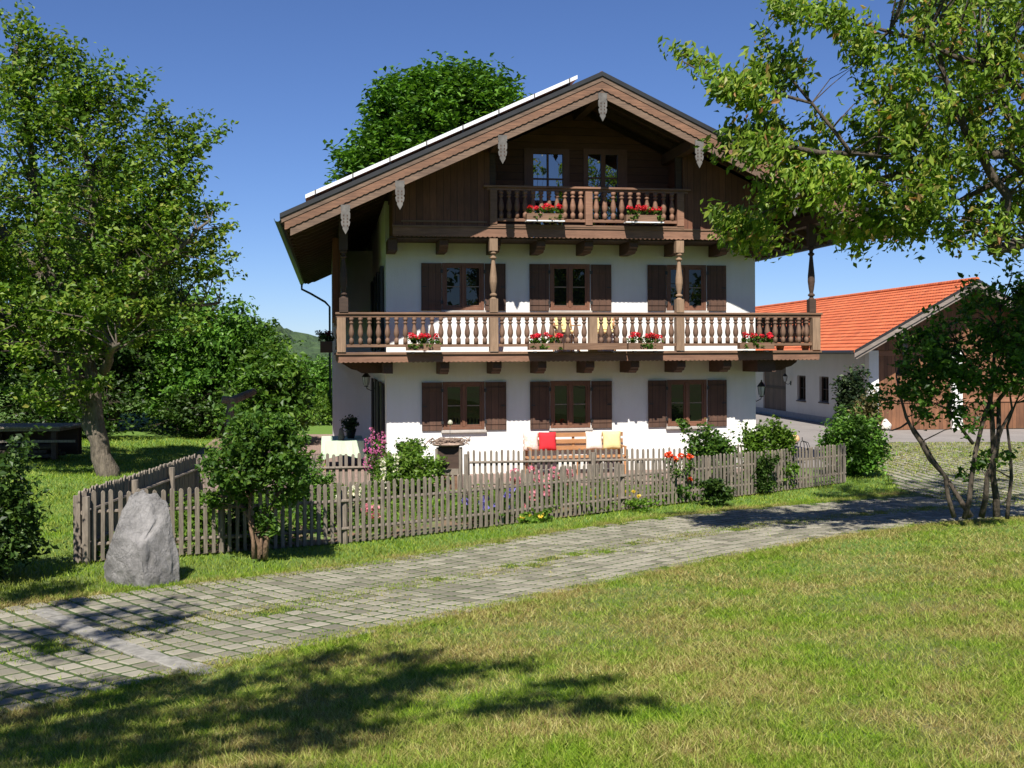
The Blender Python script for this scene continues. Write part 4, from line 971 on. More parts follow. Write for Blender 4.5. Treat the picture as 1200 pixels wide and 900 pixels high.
# ------------------------------------------------------------------ ANNEX with the orange roof
AYAW = math.radians(5.75); APOS = Vector((13.9, 43.3, -.13))
annex = thing('annex', 'low white outbuilding with an orange tiled roof, brown boarded gable and garage doors', 'outbuilding', APOS, AYAW)
AZ = .13 # measured heights are absolute
AW = 7.56; ACX = 3.78; AAP = 5.68+AZ; AE = 2.98+AZ; ASL = (AAP-AE)/4.9
def za(x): return AAP-ASL*abs(x-ACX)
mb = MB(); hs = [(4.03, 5.08, .78+AZ, 1.89+AZ), (6.73, 7.79, .74+AZ, 1.88+AZ), (1.44, 2.54, 0, 1.95+AZ), (9.3, 12.6, 0, 2.6+AZ)]
ys = sorted({0., 26., *[h[0] for h in hs], *[h[1] for h in hs]})
for a, b_ in zip(ys[:-1], ys[1:]):
    z = -.4
    for c0, c1 in sorted((h[2], h[3]) for h in hs if h[0] <= a+1e-6 and h[1] >= b_-1e-6): 
        if c0 > z: mb.box(0, .35, a, b_, z, c0)
        z = c1
    mb.box(0, .35, a, b_, z, za(0)-.14)
mb.box(AW-.35, AW, 0, 26, -.4, za(0)-.14); mb.box(.35, AW-.35, 25.7, 26, -.4, 3)
mb.build('wall', M['plaster2'], annex)
MB().box(-.02, -.003, .2, 26, -.4, .28).build('plinth', plain('grey_plinth', (.30, .30, .31), .9), annex)
for y0, y1, z0, z1 in hs[:2]:
    fr = MB(); fr.box(.10, .16, y0, y0+.07, z0, z1).box(.10, .16, y1-.07, y1, z0, z1).box(.10, .16, y0+.07, y1-.07, z1-.07, z1).box(.10, .16, y0+.07, y1-.07, z0, z0+.07)
    fr.box(.10, .16, (y0+y1)/2-.02, (y0+y1)/2+.02, z0+.07, z1-.07).box(.11, .16, y0+.07, (y0+y1)/2-.021, (z0+z1)/2-.012, (z0+z1)/2+.012).box(.11, .16, (y0+y1)/2+.021, y1-.07, (z0+z1)/2-.012, (z0+z1)/2+.012)
    w_ = fr.build('window', M['dark'], annex); MB().box(.165, .175, y0, y1, z0, z1).build('pane', M['glass'], w_)
    MB().box(-.05, .09, y0-.05, y1+.05, z0-.05, z0-.003).build('sill', M['dark'], w_)
d = MB().box(.10, .16, 1.44, 2.54, 0, 2.07).build('door', M['dark'], annex); MB().box(.09, .099, 1.65, 2.33, .9, 1.9).build('pane', M['glass'], d)
d = MB().box(.08, .15, 9.3, 12.6, .0, 2.72).build('barn_door', wood('brown_barn_door', (.09, .055, .04), (.15, .10, .07), 'Z', planks=.2, plank_axis=1), annex)
MB().box(.05, .079, 9.4, 12.5, 1.3, 1.42).build('ledge', M['dark'], d)
# gable front
for x0, x1 in ((-.02, .38), (3.36, 3.80), (7.10, 7.58)):
    MB().box(x0, x1, -.12, .25, -.3, 3.0+AZ).build('pillar', M['plaster'], annex, bevel=.01)
for x0, x1 in ((.38, 3.36), (3.80, 7.10)):
    g_ = MB().box(x0, x1, .02, .1, 0.02, 3.0+AZ).build('garage_door', M['annexwood'], annex)
    MB().box(x0+.02, x1-.02, -.02, .019, .95+AZ, 1.13+AZ).build('door_rail', M['annexband'], g_)
    MB().box(x0, x1, -.01, .019, 2.92, 3.12).build('lintel', M['annexband'], g_)
mb = MB(); mb.prism([(-.0, 3.131), (AW, 3.131), (AW, za(AW)-.13), (ACX, AAP-.13), (0, za(0)-.13)], 'y', -.08, .0); mb.build('gable_boards', M['annexwood'], annex)
def orange_tiles():
    m, t, b, o = newmat('orange_tile')
    tc = t.nodes.new('ShaderNodeTexCoord'); sx = t.nodes.new('ShaderNodeSeparateXYZ'); t.links.new(tc.outputs['Object'], sx.inputs[0])
    def cell(ax, s):
        d_ = t.nodes.new('ShaderNodeMath'); d_.operation = 'DIVIDE'; d_.inputs[1].default_value = s; t.links.new(sx.outputs[ax], d_.inputs[0])
        f = t.nodes.new('ShaderNodeMath'); f.operation = 'FLOOR'; t.links.new(d_.outputs[0], f.inputs[0]); return f.outputs[0]
    cb = t.nodes.new('ShaderNodeCombineXYZ'); t.links.new(cell(0, .35), cb.inputs[0]); t.links.new(cell(1, .24), cb.inputs[1])
    wn = t.nodes.new('ShaderNodeTexWhiteNoise'); wn.noise_dimensions = '2D'; t.links.new(cb.outputs[0], wn.inputs['Vector'])
    c = ramp(t, wn.outputs[0], [(0, (.36, .085, .035)), (.5, (.55, .135, .045)), (1, (.64, .20, .08))])
    c = mixc(t, noise(t, coords(t), .5, 4), c, (.62, .15, .05)); t.links.new(c, b.inputs['Base Color']); b.inputs['Roughness'].default_value = .7
    wv = t.nodes.new('ShaderNodeTexWave'); wv.bands_direction = 'Y'; wv.inputs['Scale'].default_value = 1.31; t.links.new(coords(t), wv.inputs[0]); bump(t, b, wv.outputs[1], .6, .03)
    return m
XA0, XA1 = ACX-4.9, ACX+4.9
mb = MB()
def tile_roof2(mb, xa, xb, zf, y0, y1, n, lift, th):
    dx = (xb-xa)/n
    for i in range(n):
        p, q = xa+dx*i, xa+dx*(i+1); P = [(p, zf(p)-th), (q, zf(q)-th), (q, zf(q)+lift), (p, zf(p)-.005)]
        mb.prism(P if dx > 0 else P[::-1], 'y', y0, y1)
tile_roof2(mb, ACX, XA0, za, -1.3, 27, 19, .036, .06); tile_roof2(mb, ACX, XA1, za, -1.3, 27, 19, .045, .06)
mb.tube([(ACX, -1.32, AAP+.02), (ACX, 27, AAP+.02)], .09, 8)
ar = mb.build('roof', orange_tiles(), annex)
for xa, xb in ((XA0, ACX), (ACX, XA1)):
    MB().prism([(xa, za(xa)-.115), (xb, za(xb)-.115), (xb, za(xb)-.061), (xa, za(xa)-.061)], 'y', -1.25, 26.9).build('soffit', M['soffit'], ar)
    MB().prism([(xa, za(xa)-.24), (xb, za(xb)-.24), (xb, za(xb)-.065), (xa, za(xa)-.065)], 'y', -1.36, -1.305).build('rake_board', M['annexrake'], ar)
    MB().prism([(xa+.1, za(xa+.1)-.36), (xb-.1 if xb > ACX else xb, za(xb-.1 if xb > ACX else xb)-.36), (xb, za(xb)-.2), (xa, za(xa)-.2)], 'y', -1.304, -1.26).build('rake_board', M['annexrake'], ar)
    MB().prism([(xa, za(xa)-.06), (xb, za(xb)-.06), (xb, za(xb)+.035), (xa, za(xa)+.035)], 'y', -1.38, -1.362).build('verge_strip', M['iron'], ar)
MB().tube([(XA0-.06, -1.3, AE-.04), (XA0-.06, 27, AE-.04)], .065, 8).build('gutter', M['iron'], ar)
for x in (.2, ACX, AW-.2): MB().box(x-.1, x+.1, -1.2, 0, za(x)-.36, za(x)-.12).build('purlin', M['annexband'], ar)
MB().prism([(1.35, 2.9), (1.52, 2.78), (1.55, 3.3), (1.5, 3.9), (1.4, 3.9), (1.36, 3.4)], 'y', -.13, -.085).build('wall_ornament', M['pend'], annex)
x_, y_ = APOS.x-math.sin(AYAW)*8.6, APOS.y+math.cos(AYAW)*8.6
lantern('wall_lantern', 'black iron lantern on the outbuilding wall between brown barn door and small window', (x_-.02, y_, 1.5), AYAW-math.pi/2, 1)
# white guard stone
def rock(name, label, cat, loc, dims, mat, seed, sub=4, amp=.16, shape=None, rz=0):
    import bmesh
    from mathutils import noise as mn
    rc = random.Random(int(seed*100)); cuts = []
    for _ in range(22):
        n_ = Vector((rc.gauss(0, 1), rc.gauss(0, 1), rc.gauss(0, .8))).normalized(); cuts.append((n_, rc.uniform(.62, .84)))
    root = thing(name, label, cat, loc, rz); bm = bmesh.new(); bmesh.ops.create_icosphere(bm, subdivisions=sub, radius=1)
    for v in bm.verts:
        p = v.co.copy(); q = p*1.3+Vector((seed, seed*.7, 0))
        for (n_, d_) in cuts:
            e = p.dot(n_)-d_
            if e > 0: p -= n_*e*.93
        r = 1+amp*.35*mn.fractal(q, 1.0, 2.1, 4)
        ridge = abs(mn.noise(Vector((p.x*1.5+p.z*2.2, p.y*2, p.z*.6-p.x))*2.2+Vector((seed, 0, 0))))*.07+mn.fractal(q*4, .8, 2.1, 5)*.022
        p = p*(r+ridge); p.x *= dims[0]; p.y *= dims[1]; p.z *= dims[2]
        if shape: p = shape(p)
        v.co = p
    me = bpy.data.meshes.new(name); bm.to_mesh(me); bm.free(); me.materials.append(mat)
    me.polygons.foreach_set('use_smooth', [True]*len(me.polygons))
    o = bpy.data.objects.new('stone_body', me); C.objects.link(o); o.parent = root; return root
m, t, b, o = newmat('limestone'); v = coords(t, 'Object', (1, 1, 1), (0, .6, 0))
c = ramp(t, noise(t, v, 2.4, 8, .72), [(.3, (.11, .105, .10)), (.5, (.25, .24, .23)), (.72, (.42, .40, .385))]); t.links.new(c, b.inputs['Base Color']); b.inputs['Roughness'].default_value = .95
v2 = coords(t, 'Object', (1.6, 1.2, 1), (0, -.5, 0))
vo = t.nodes.new('ShaderNodeTexVoronoi'); vo.feature = 'DISTANCE_TO_EDGE'; vo.inputs['Scale'].default_value = 3.2; dm = mixc(t, .35, v2, (0, 0, 0)); nz = t.nodes.new('ShaderNodeTexNoise'); nz.inputs['Scale'].default_value = 3; t.links.new(v2, nz.inputs[0])
va = t.nodes.new('ShaderNodeVectorMath'); va.operation = 'MULTIPLY_ADD'; va.inputs[1].default_value = (.5, .5, .5); t.links.new(nz.outputs['Color'], va.inputs[0]); t.links.new(v2, va.inputs[2]); t.links.new(va.outputs[0], vo.inputs['Vector'])
ck = t.nodes.new('ShaderNodeMapRange'); ck.inputs[2].default_value = .05; t.links.new(vo.outputs[0], ck.inputs[0])
hh = t.nodes.new('ShaderNodeMath'); hh.operation = 'MULTIPLY_ADD'; hh.inputs[1].default_value = .07; t.links.new(ck.outputs[0], hh.inputs[0]); t.links.new(noise(t, v2, 6, 10, .75), hh.inputs[2])
bump(t, b, hh.outputs[0], 1.0, .07)
t.links.new(mixc(t, ck.outputs[0], mixc(t, .12, c, (.05, .045, .04)), c), b.inputs['Base Color'])
M['lime'] = m
p = pt(156, 672, 13.1); 
def bshape(p):
    z = p.z; k = (z/.56+1)/2  # 0 bottom 1 top
    k = max(0, (z+.30)/.9); p.x = p.x*(1.16-.46*k)+.10*k-.03; p.y *= 1.05-.3*k
    return p
B = Vector((p.x, 13.3, gnd(p.x, 13.3)))
rock('boulder', 'big upright grey limestone boulder standing on the grass before the fence corner', 'boulder', (B.x, B.y, B.z+.34), (.50, .44, .80), M['lime'], 3.1, 6, .30, bshape)
p = pt(1038, 507, 42.2); rock('guard_stone', 'small white rounded stone at the corner of the outbuilding beside the garage door', 'stone', (p.x, p.y, p.z+.22), (.24, .2, .32), plain('white_stone', (.62, .58, .52), .9, .2, 5), 7.7, 3, .08)

# ------------------------------------------------------------------ flowers and boxes
M['red'] = leafmat('geranium_petals', [(0, (.60, .02, .025)), (1, (.85, .05, .09))], .3)
M['pink'] = leafmat('pink_petals', [(0, (.62, .16, .26)), (1, (.80, .38, .42))], .3)
M['mag'] = leafmat('foxglove_petals', [(0, (.50, .08, .28)), (1, (.70, .25, .45))], .3)
M['blue'] = leafmat('iris_petals', [(0, (.12, .10, .40)), (1, (.25, .22, .60))], .3)
M['poppy'] = leafmat('poppy_petals', [(0, (.75, .05, .015)), (1, (.90, .13, .03))], .3)
M['cream'] = leafmat('cream_petals', [(0, (.62, .58, .42)), (1, (.80, .78, .66))], .3)
M['yell'] = leafmat('yellow_petals', [(0, (.65, .45, .04)), (1, (.80, .65, .12))], .3)
def flowerbox(label, x0, x1, z0, yf, seed, white, empty=False):
    cx = (x0+x1)/2; X_, Y_ = hw(cx, yf); w = (x1-x0)/2; rng = np.random.default_rng(seed)
    root = thing('flower_box', label, 'flower box', (X_, Y_, z0), YAW, 'flower boxes hung on the balcony rails')
    mb = MB(); h = .155
    mb.box(-w, w, -.11, -.09, 0, h).box(-w, w, .07, .09, 0, h).box(-w, -w+.02, -.09, .07, 0, h).box(w-.02, w, -.09, .07, 0, h).box(-w+.02, w-.02, -.09, .07, 0, .02)
    mb.build('trough', M['weath'], root, bevel=.003)
    if white: MB().box(-w-.01, w+.01, -.125, .09, -.03, -.004).build('drip_tray', M['white'], root)
    for s in (-.6, .6): MB().box(w*s-.03, w*s+.03, -.10, .10, -.065, -.031).build('bracket', M['iron'], root)
    MB().box(-w+.02, w-.02, -.09, .07, .02, .13).build('soil', M['beam'], root)
    if empty: return
    n = 30; cl = np.stack([rng.uniform(-w*.9, w*.9, n), rng.uniform(-.10, .06, n), h+.06+rng.uniform(-.04, .07, n)], 1)
    cl = np.concatenate([cl, np.stack([rng.uniform(-w*.85, w*.85, 7), np.full(7, -.13), rng.uniform(.04, .14, 7)], 1)])
    p, out = spray(cl, np.array([0, 0, 0.]), 16, .05, rng, .8, 1); leaves('geranium_leaves', p, .05, M['l_lilac'], root, rng, .5, .1, .42)
    k = int(8+w*9)
    for i in range(k):
        c = np.array([rng.uniform(-w*.88, w*.88), rng.uniform(-.12, .02), h+.13+rng.uniform(0, .09)])
        d = rot_rand(34, rng)*np.array([.055, .055, .042]); leaves('blossom', c+d, .045, M['red'], root, rng, .3, 0, .5)
        MB().tube([(c[0], c[1]*.5, h-.02), (c[0], c[1], c[2])], .004, 4).build('stem', M['l_lilac'], root)
flowerbox('box of red geraniums on the lower rail nearest its left end', .38, 1.17, 3.035, -1.38, 1, False)
flowerbox('box of red geraniums on the lower rail just left of the empty trough', 3.23, 4.05, 3.035, -1.38, 2, False)
flowerbox('box of red geraniums on the lower rail just left of the right turned column', 5.63, 6.48, 3.035, -1.38, 3, False)
flowerbox('box of red geraniums on the lower rail at the right corner of the house', 8.40, 9.27, 3.035, -1.38, 4, False)
flowerbox('box of red geraniums with white tray on the left half of the attic balcony', 3.20, 4.09, 6.07, -1.38, 5, True)
flowerbox('box of red geraniums with white tray on the right half of the attic balcony', 5.59, 6.50, 6.07, -1.38, 6, True)
flowerbox('long empty grey wooden trough on the middle of the lower balcony rail', 4.07, 5.58, 3.035, -1.40, 7, False, True)
# dark pot plant hung on the left end of the lower balcony
X_, Y_ = hw(-1.42, 1.2); r_ = thing('hanging_planter', 'dark planter of dark red flowers hung on the left end of the lower balcony', 'planter', (X_, Y_, 3.0), YAW)
MB().box(-.16, .14, -.4, .4, .0, .28).build('trough', M['dark'], r_, bevel=.01)
rng = np.random.default_rng(55); p, _ = spray(np.stack([rng.uniform(-.18, .14, 26), rng.uniform(-.4, .4, 26), rng.uniform(.3, .48, 26)], 1), np.zeros(3), 20, .06, rng); leaves('foliage', p, .06, M['l_dark'], r_, rng, .5)
p, _ = spray(np.stack([rng.uniform(-.18, .14, 12), rng.uniform(-.4, .4, 12), rng.uniform(.42, .56, 12)], 1), np.zeros(3), 12, .04, rng); leaves('blossom', p, .05, leafmat('dark_red_petals', [(0, (.12, .01, .03)), (1, (.3, .03, .08))]), r_, rng, .5)

# balcony chairs with yellow cushions and a small table
def chair(label, x, y, z, rz, cush):
    X_, Y_ = hw(x, y); r = thing('garden_chair', label, 'chair', (X_, Y_, z), YAW+rz, 'wooden chairs on the lower balcony')
    for sx in (-.24, .24):
        MB().tube([(sx, -.22, 0), (sx, .2, .45), (sx, .22, .46)], .018, 6).build('leg', M['teak'], r)
        MB().tube([(sx, .24, 0), (sx, .20, .42), (sx, .32, .92)], .018, 6).build('leg', M['teak'], r)
        MB().box(sx-.025, sx+.025, -.24, .26, .62, .645).build('armrest', M['teak'], r)
    for k in range(5): MB().box(-.23, .23, -.22+k*.09, -.15+k*.09, .43, .45).build('seat_slat', M['teak'], r)
    for k in range(4): 
        zz = .55+k*.1; MB().box(-.23, .23, .22+(zz-.42)*.24, .24+(zz-.42)*.24, zz, zz+.06).build('back_slat', M['teak'], r)
    c = MB().box(-.2, .2, -.2, .2, .455, .51).build('cushion', cush, r, bevel=.02)
    mm = Matrix.Translation((0, .235, .52)) @ Matrix.Rotation(-.24, 4, 'X'); MB().box(-.2, .2, -.06, -.01, 0, .42, mm).build('cushion', cush, r, bevel=.02)
M['yc'] = plain('yellow_cloth', (.70, .60, .28), .9, .08, 20); M['pc'] = plain('pale_pink_cloth', (.72, .55, .48), .9, .25, 25); M['rc'] = plain('red_cloth', (.62, .02, .03), .9, .1, 12); M['wc'] = plain('pale_cloth', (.78, .70, .62), .9, .12, 25)
chair('wooden chair with yellow cushion on the lower balcony, left of the other one', 4.35, -.5, 3.0, 0.25, M['yc'])
chair('wooden chair with yellow cushion on the lower balcony, right of the other one', 5.3, -.5, 3.0, -.2, M['yc'])
# bench below the middle window
def bp(u, v, yl):
    a, b_ = u-600, 450-v; c, s = math.cos(ROLL), math.sin(ROLL); rx = (a*c+b_*s)/FOC; rz = (-a*s+b_*c-36)/FOC
    cy, sy = math.cos(YAW), math.sin(YAW); t_ = (rx*(HP.y+yl*cy)-HP.x+yl*sy)/(cy-rx*sy); return t_, EYE+rz*(HP.y+t_*sy+yl*cy)
xl, zl = bp(614, 508, -.35); xr, _ = bp(731, 508, -.35)
X_, Y_ = hw((xl+xr)/2, -.35); bw = (xr-xl)/2
r = thing('bench', 'long orange wooden bench with slatted back against the white wall below the middle window', 'bench', (X_, Y_, 0.0), YAW)
for z_ in (zl-.11, zl-.27, zl-.43): MB().box(-bw, bw, .1, .13, z_, z_+.105).build('back_slat', M['teak'], r, bevel=.006)
for k in range(4): MB().box(-bw, bw, -.42+k*.12, -.32+k*.12, .42, .45).build('seat_slat', M['teak'], r, bevel=.005)
for sx in (-bw+.08, 0, bw-.08):
    MB().box(sx-.03, sx+.03, .131, .18, .0, zl-.01).build('leg', M['teak'], r); MB().box(sx-.03, sx+.03, -.40, -.35, 0, .419).build('leg', M['teak'], r)
    if sx: MB().box(sx-.03, sx+.03, -.44, .10, .66, .69).box(sx-.025, sx+.025, -.44, -.39, .45, .66).build('armrest', M['teak'], r)
def cushion(label, u0, u1, mat):
    a, _ = bp(u0, 515, -.42); b_, _ = bp(u1, 515, -.42); X_, Y_ = hw((a+b_)/2, -.35); w = (b_-a)/2
    import bmesh
    me = bpy.data.meshes.new('cushion'); bm = bmesh.new(); bmesh.ops.create_cube(bm, size=1); bmesh.ops.subdivide_edges(bm, edges=bm.edges[:], cuts=7, use_grid_fill=True)
    for v in bm.verts:
        x, y, z = v.co*2; e = (1-abs(x)**3)*(1-abs(z)**3); v.co = Vector((x*w*(1-.05*(1-abs(z))), y*(.02+.06*max(0, e)**.5), z*.225*(1-.04*(1-abs(x)))))
        v.co += Vector((0, .006*math.sin(x*7+z*5), 0))
    bm.to_mesh(me); bm.free(); me.materials.append(mat); me.polygons.foreach_set('use_smooth', [True]*len(me.polygons))
    o = bpy.data.objects.new('cushion', me); C.objects.link(o); o.location = (X_, Y_-.0, zl-.20); o.rotation_euler = (math.radians(-9), 0, YAW); o.location.y -= .02
    tag(o, label, 'cushion', 'cushions leaning on the bench back')
cushion('pale patterned cushion at the left end of the bench, beside the red one', 614, 631, M['pc'])
cushion('bright red cushion leaning on the left part of the bench back', 632, 652, M['rc'])
cushion('pale patterned cushion leaning on the right part of the bench, left of the yellow one', 687, 706, M['wc'])
cushion('yellow cushion at the right end of the bench', 707, 728, M['yc'])
# patio table under a pale green cloth
p = pt(398, 512, 28.5); X_, Y_ = p.x, 28.9
r = thing('patio_table', 'patio table at the left side of the house by the white wall', 'table', (X_, Y_, 0), YAW)
MB().box(-.5, .5, -.9, .9, .72, .75).build('tabletop', M['teak'], r)
for sx in (-.42, .42):
    for sy in (-.8, .8): MB().box(sx-.03, sx+.03, sy-.03, sy+.03, 0, .719).build('leg', M['teak'], r)
V_ = []; n = 44
per = []
for i in range(n):
    f = i/n*4; k = int(f); q = f-k; cs = [(-.53, -.93), (.53, -.93), (.53, .93), (-.53, .93)]; a = cs[k]; b_ = cs[(k+1) % 4]; per.append((a[0]+(b_[0]-a[0])*q, a[1]+(b_[1]-a[1])*q, q))
mb = MB(); mb.v += [(x, y, .765) for x, y, q in per]
mb.v += [(x*(1.0+.03*math.sin(i*1.9)), y*(1.0+.03*math.sin(i*1.9)), .36-.05*math.cos(q*2*math.pi)+.0) for i, (x, y, q) in enumerate(per)]
mb.f += [tuple(range(n))]+[(i, n+i, n+(i+1) % n, (i+1) % n) for i in range(n)]
o = mb.build('tablecloth', plain('pale_green_cloth', (.56, .70, .50), .9, .06, 3), None); o.location = (X_, Y_, 0); o.rotation_euler = (0, 0, YAW); s_ = o.modifiers.new('s', 'SOLIDIFY'); s_.thickness = .004
tag(o, 'pale green tablecloth hanging over the patio table', 'tablecloth')
p = pt(411, 508, 28.9); r = thing('potted_plant', 'dark leafy plant in a small pot on the green tablecloth', 'potted plant', (p.x, 28.9, .767))
MB().lathe([(.09, 0), (.13, .2), (.14, .22)], 0, 0, 12).build('pot', M['iron'], r, True)
rng = np.random.default_rng(3); pp, _ = spray(blob_points([(0, 0, .36, .22, .2, .2, 40)], rng, .5), np.zeros(3), 30, .07, rng); leaves('foliage', pp, .07, M['l_fir'], r, rng)
p = pt(399, 515, 28.2); r = thing('lidded_jug', 'small dark metal jug on the green tablecloth left of the plant', 'jug', (p.x, 28.3, .767)); MB().lathe([(.07, 0), (.09, .06), (.06, .2), (.05, .28), (.02, .31)], 0, 0, 12).build('body', M['pend'], r, True); MB().tube([(.07, 0, .06), (.14, 0, .1), (.14, 0, .2), (.05, 0, .25)], .012, 6).build('handle', M['pend'], r)

# ------------------------------------------------------------------ garden plants
bush('shrub', 'dense green shrub with yellow tips at the right end of the picket fence', 966, 1034, 490, 556, 27.2, M['l_chest'], 420, 1.8, .10, .2)
bush('shrub', 'dark conifer shrub by the door of the outbuilding', 985, 1012, 443, 512, 40, M['l_fir'], 424, 1.1, .16, .25)
bush('shrub', 'brownish feathery shrub in front of the white pillar of the outbuilding', 1002, 1028, 470, 514, 38.5, M['l_brown'], 426, .7, .14, .25)
bush('shrub', 'thin-leaved shrub under the right ground-floor window, leftmost behind the fence', 802, 860, 506, 560, 23.6, M['l_lilac'], 430, .8, .10, .18)
bush('shrub', 'young pointed bush at the right corner of the white facade', 872, 896, 500, 560, 24.2, M['l_bright'], 432, .8, .10, .15)
bush('shrub', 'bright green leafy bush right of the facade corner behind the fence', 896, 928, 499, 560, 24.6, M['l_bright'], 434, .8, .10, .16)
bush('shrub', 'light green mounded bush left of the twig-roofed bird house', 442, 518, 530, 590, 21.5, M['l_bright'], 436, .9, .09, .16)
bush('shrub', 'small round conifer just inside the fence right of the bare-stemmed shrub', 343, 392, 545, 585, 17.6, M['l_chest'], 438, 1.6, .05, .1)
bush('climbing_rose', 'small airy rose against the white wall below the left window', 468, 492, 512, 560, 25.5, M['l_lilac'], 440, .4, .08, .12)
bush('shrub', 'leafy low plant pushing through the fence near its right part', 823, 856, 565, 597, 21.6, M['l_dark'], 442, 1.2, .09, .12)
bush('shrub', 'dark climbing plant on the right part of the front fence', 882, 908, 538, 585, 23.7, M['l_dark'], 444, .25, .08, .14, dy=.12)
bush('shrub', 'low dark plant at the foot of the bare-stemmed shrub behind the fence', 262, 300, 600, 642, 16.0, M['l_dark'], 446, 1.2, .08, .1)
bush('shrub', 'young green plants just behind the boulder inside the fence', 205, 245, 590, 640, 16.3, M['l_bright'], 448, .6, .08, .12)
def flowers(name, label, cat, u0, u1, v0, v1, Y, n, mat, size, fsize, seed, foliage='l_lilac', spike=False, fol=True):
    rng = np.random.default_rng(seed); p0 = pt((u0+u1)/2, v1, Y); base = Vector((p0.x, Y, gnd(p0.x, Y))); w = (u1-u0)/2/FOC*Y
    r = thing(name, label, cat, base); ztop = pt(600, v0, Y).z-base.z; zlow = max(.1, pt(600, v1, Y).z-base.z)
    sm = MB(); C2 = []; F = []
    for i in range(n):
        x = rng.uniform(-w, w); y = rng.uniform(-.3, .3); z = rng.uniform(zlow, ztop)
        if spike: z = ztop*rng.uniform(.85, 1)
        MB().tube([(x*.8, y, 0), (x, y, z)], .006, 4).build('stem', M[foliage], r)
        if spike:
            k = 34; zz = rng.uniform(z-(ztop-zlow), z, k); tt = (z-zz)/(ztop-zlow)
            a_ = rng.uniform(0, 6.28, k); rr = .02+.045*tt; q = np.stack([x+np.cos(a_)*rr, y+np.sin(a_)*rr, zz], 1)
            leaves('blossom', np.repeat(q, 3, 0)+rng.normal(0, .012, (k*3, 3)), fsize, mat, r, rng, -.2, .5, .45)
        else:
            q = np.array([x, y, z])+rot_rand(30, rng)*size*np.array([1, 1, .7]); leaves('blossom', q, fsize, mat, r, rng, .3, 0, .5)
    if fol:
        cl = np.stack([rng.uniform(-w*1.1, w*1.1, 16+int(w*22)), rng.uniform(-.3, .3, 16+int(w*22)), rng.uniform(.05, max(.2, zlow+(ztop-zlow)*.3), 16+int(w*22))], 1)
        q, _ = spray(cl, np.zeros(3), 26, .1, rng); leaves('foliage', q, .075, M[foliage], r, rng, .4)
    return r
flowers('foxglove', 'tall magenta foxglove spires left of the house corner', 'foxglove', 428, 452, 500, 540, 21.9, 3, M['mag'], .045, .035, 500, 'l_lilac', True)
flowers('foxglove', 'cream-white foxglove spire leaning low in front of the magenta ones', 'foxglove', 446, 468, 530, 565, 21.0, 4, M['cream'], .05, .045, 502, 'l_bright', True)
flowers('foxglove', 'tallest magenta foxglove spire beside the side wall shutters', 'foxglove', 438, 450, 495, 530, 22.4, 2, M['mag'], .05, .045, 504, 'l_lilac', True)
flowers('poppy', 'bright red poppies above the fence left of the window shrub', 'poppies', 772, 812, 527, 546, 22.0, 6, M['poppy'], .06, .055, 506, 'l_lilac')
flowers('poppy', 'fainter red poppies low behind the fence pickets under the bright ones', 'poppies', 780, 812, 560, 585, 22.3, 2, M['poppy'], .05, .05, 508, 'l_lilac')
flowers('peony', 'pale pink peonies behind the fence near the bird house', 'peonies', 602, 642, 550, 592, 20.6, 13, M['pink'], .07, .06, 510, 'l_dark')
flowers('peony', 'pale pink peonies in the garden before the red cushion', 'peonies', 634, 668, 546, 574, 21.5, 8, M['pink'], .07, .06, 511, 'l_dark')
flowers('peony', 'deep pink peonies low behind the left part of the fence', 'peonies', 416, 446, 594, 612, 18.2, 8, M['pink'], .07, .06, 512, 'l_lilac')
flowers('iris', 'dark blue irises behind the middle of the fence', 'irises', 545, 572, 578, 602, 19.3, 8, M['blue'], .055, .06, 514, 'l_lilac')
flowers('iris', 'violet irises right of the dark blue ones behind the fence', 'irises', 578, 600, 572, 600, 19.7, 7, M['blue'], .055, .06, 516, 'l_lilac')
flowers('marigold', 'small yellow flowers at the foot of the front fence', 'marigolds', 600, 640, 602, 616, 19.4, 12, M['yell'], .035, .04, 518, 'l_bright')
flowers('daisy', 'small white flowers behind the fence left of the middle', 'daisies', 390, 420, 570, 585, 18.6, 5, M['cream'], .08, .05, 520, 'l_fir')
flowers('daisy', 'yellow and cream flowers low in the bed right of the pink peonies', 'daisies', 690, 760, 575, 590, 20.9, 10, M['yell'], .03, .04, 522, 'l_bright')
# mixed low herb cover inside the garden
def scatter_in(poly, n, rng):
    xs = [p[0] for p in poly]; ys = [p[1] for p in poly]; x = rng.uniform(min(xs), max(xs), n*3); y = rng.uniform(min(ys), max(ys), n*3); k = inside(poly, x, y); return x[k][:n], y[k][:n]
rng = np.random.default_rng(70)
x, y = scatter_in(GARDEN, 1100, rng); keep = (np.sin(x*2.1+1)*np.cos(y*1.7)+rng.normal(0, .35, len(x))) > -.15; x = x[keep]; y = y[keep]
cl = np.stack([x, y, gz(x, y)+.07], 1); hgt = rng.uniform(.05, .38, len(x))*(.6+.4*np.sin(x*1.3)); cl[:, 2] += np.clip(hgt, 0, .4)*.5
p, _ = spray(cl, np.array([0, 22, 0.]), 34, .14, rng, 1.2); p[:, 2] = np.maximum(p[:, 2], gz(p[:, 0], p[:, 1])+.02)
o = leaves('bedding_plants', p, .075, M['l_bright'], None, rng, .4); tag(o, 'low mixed green plants filling the garden beds', 'plants', None, 'stuff')
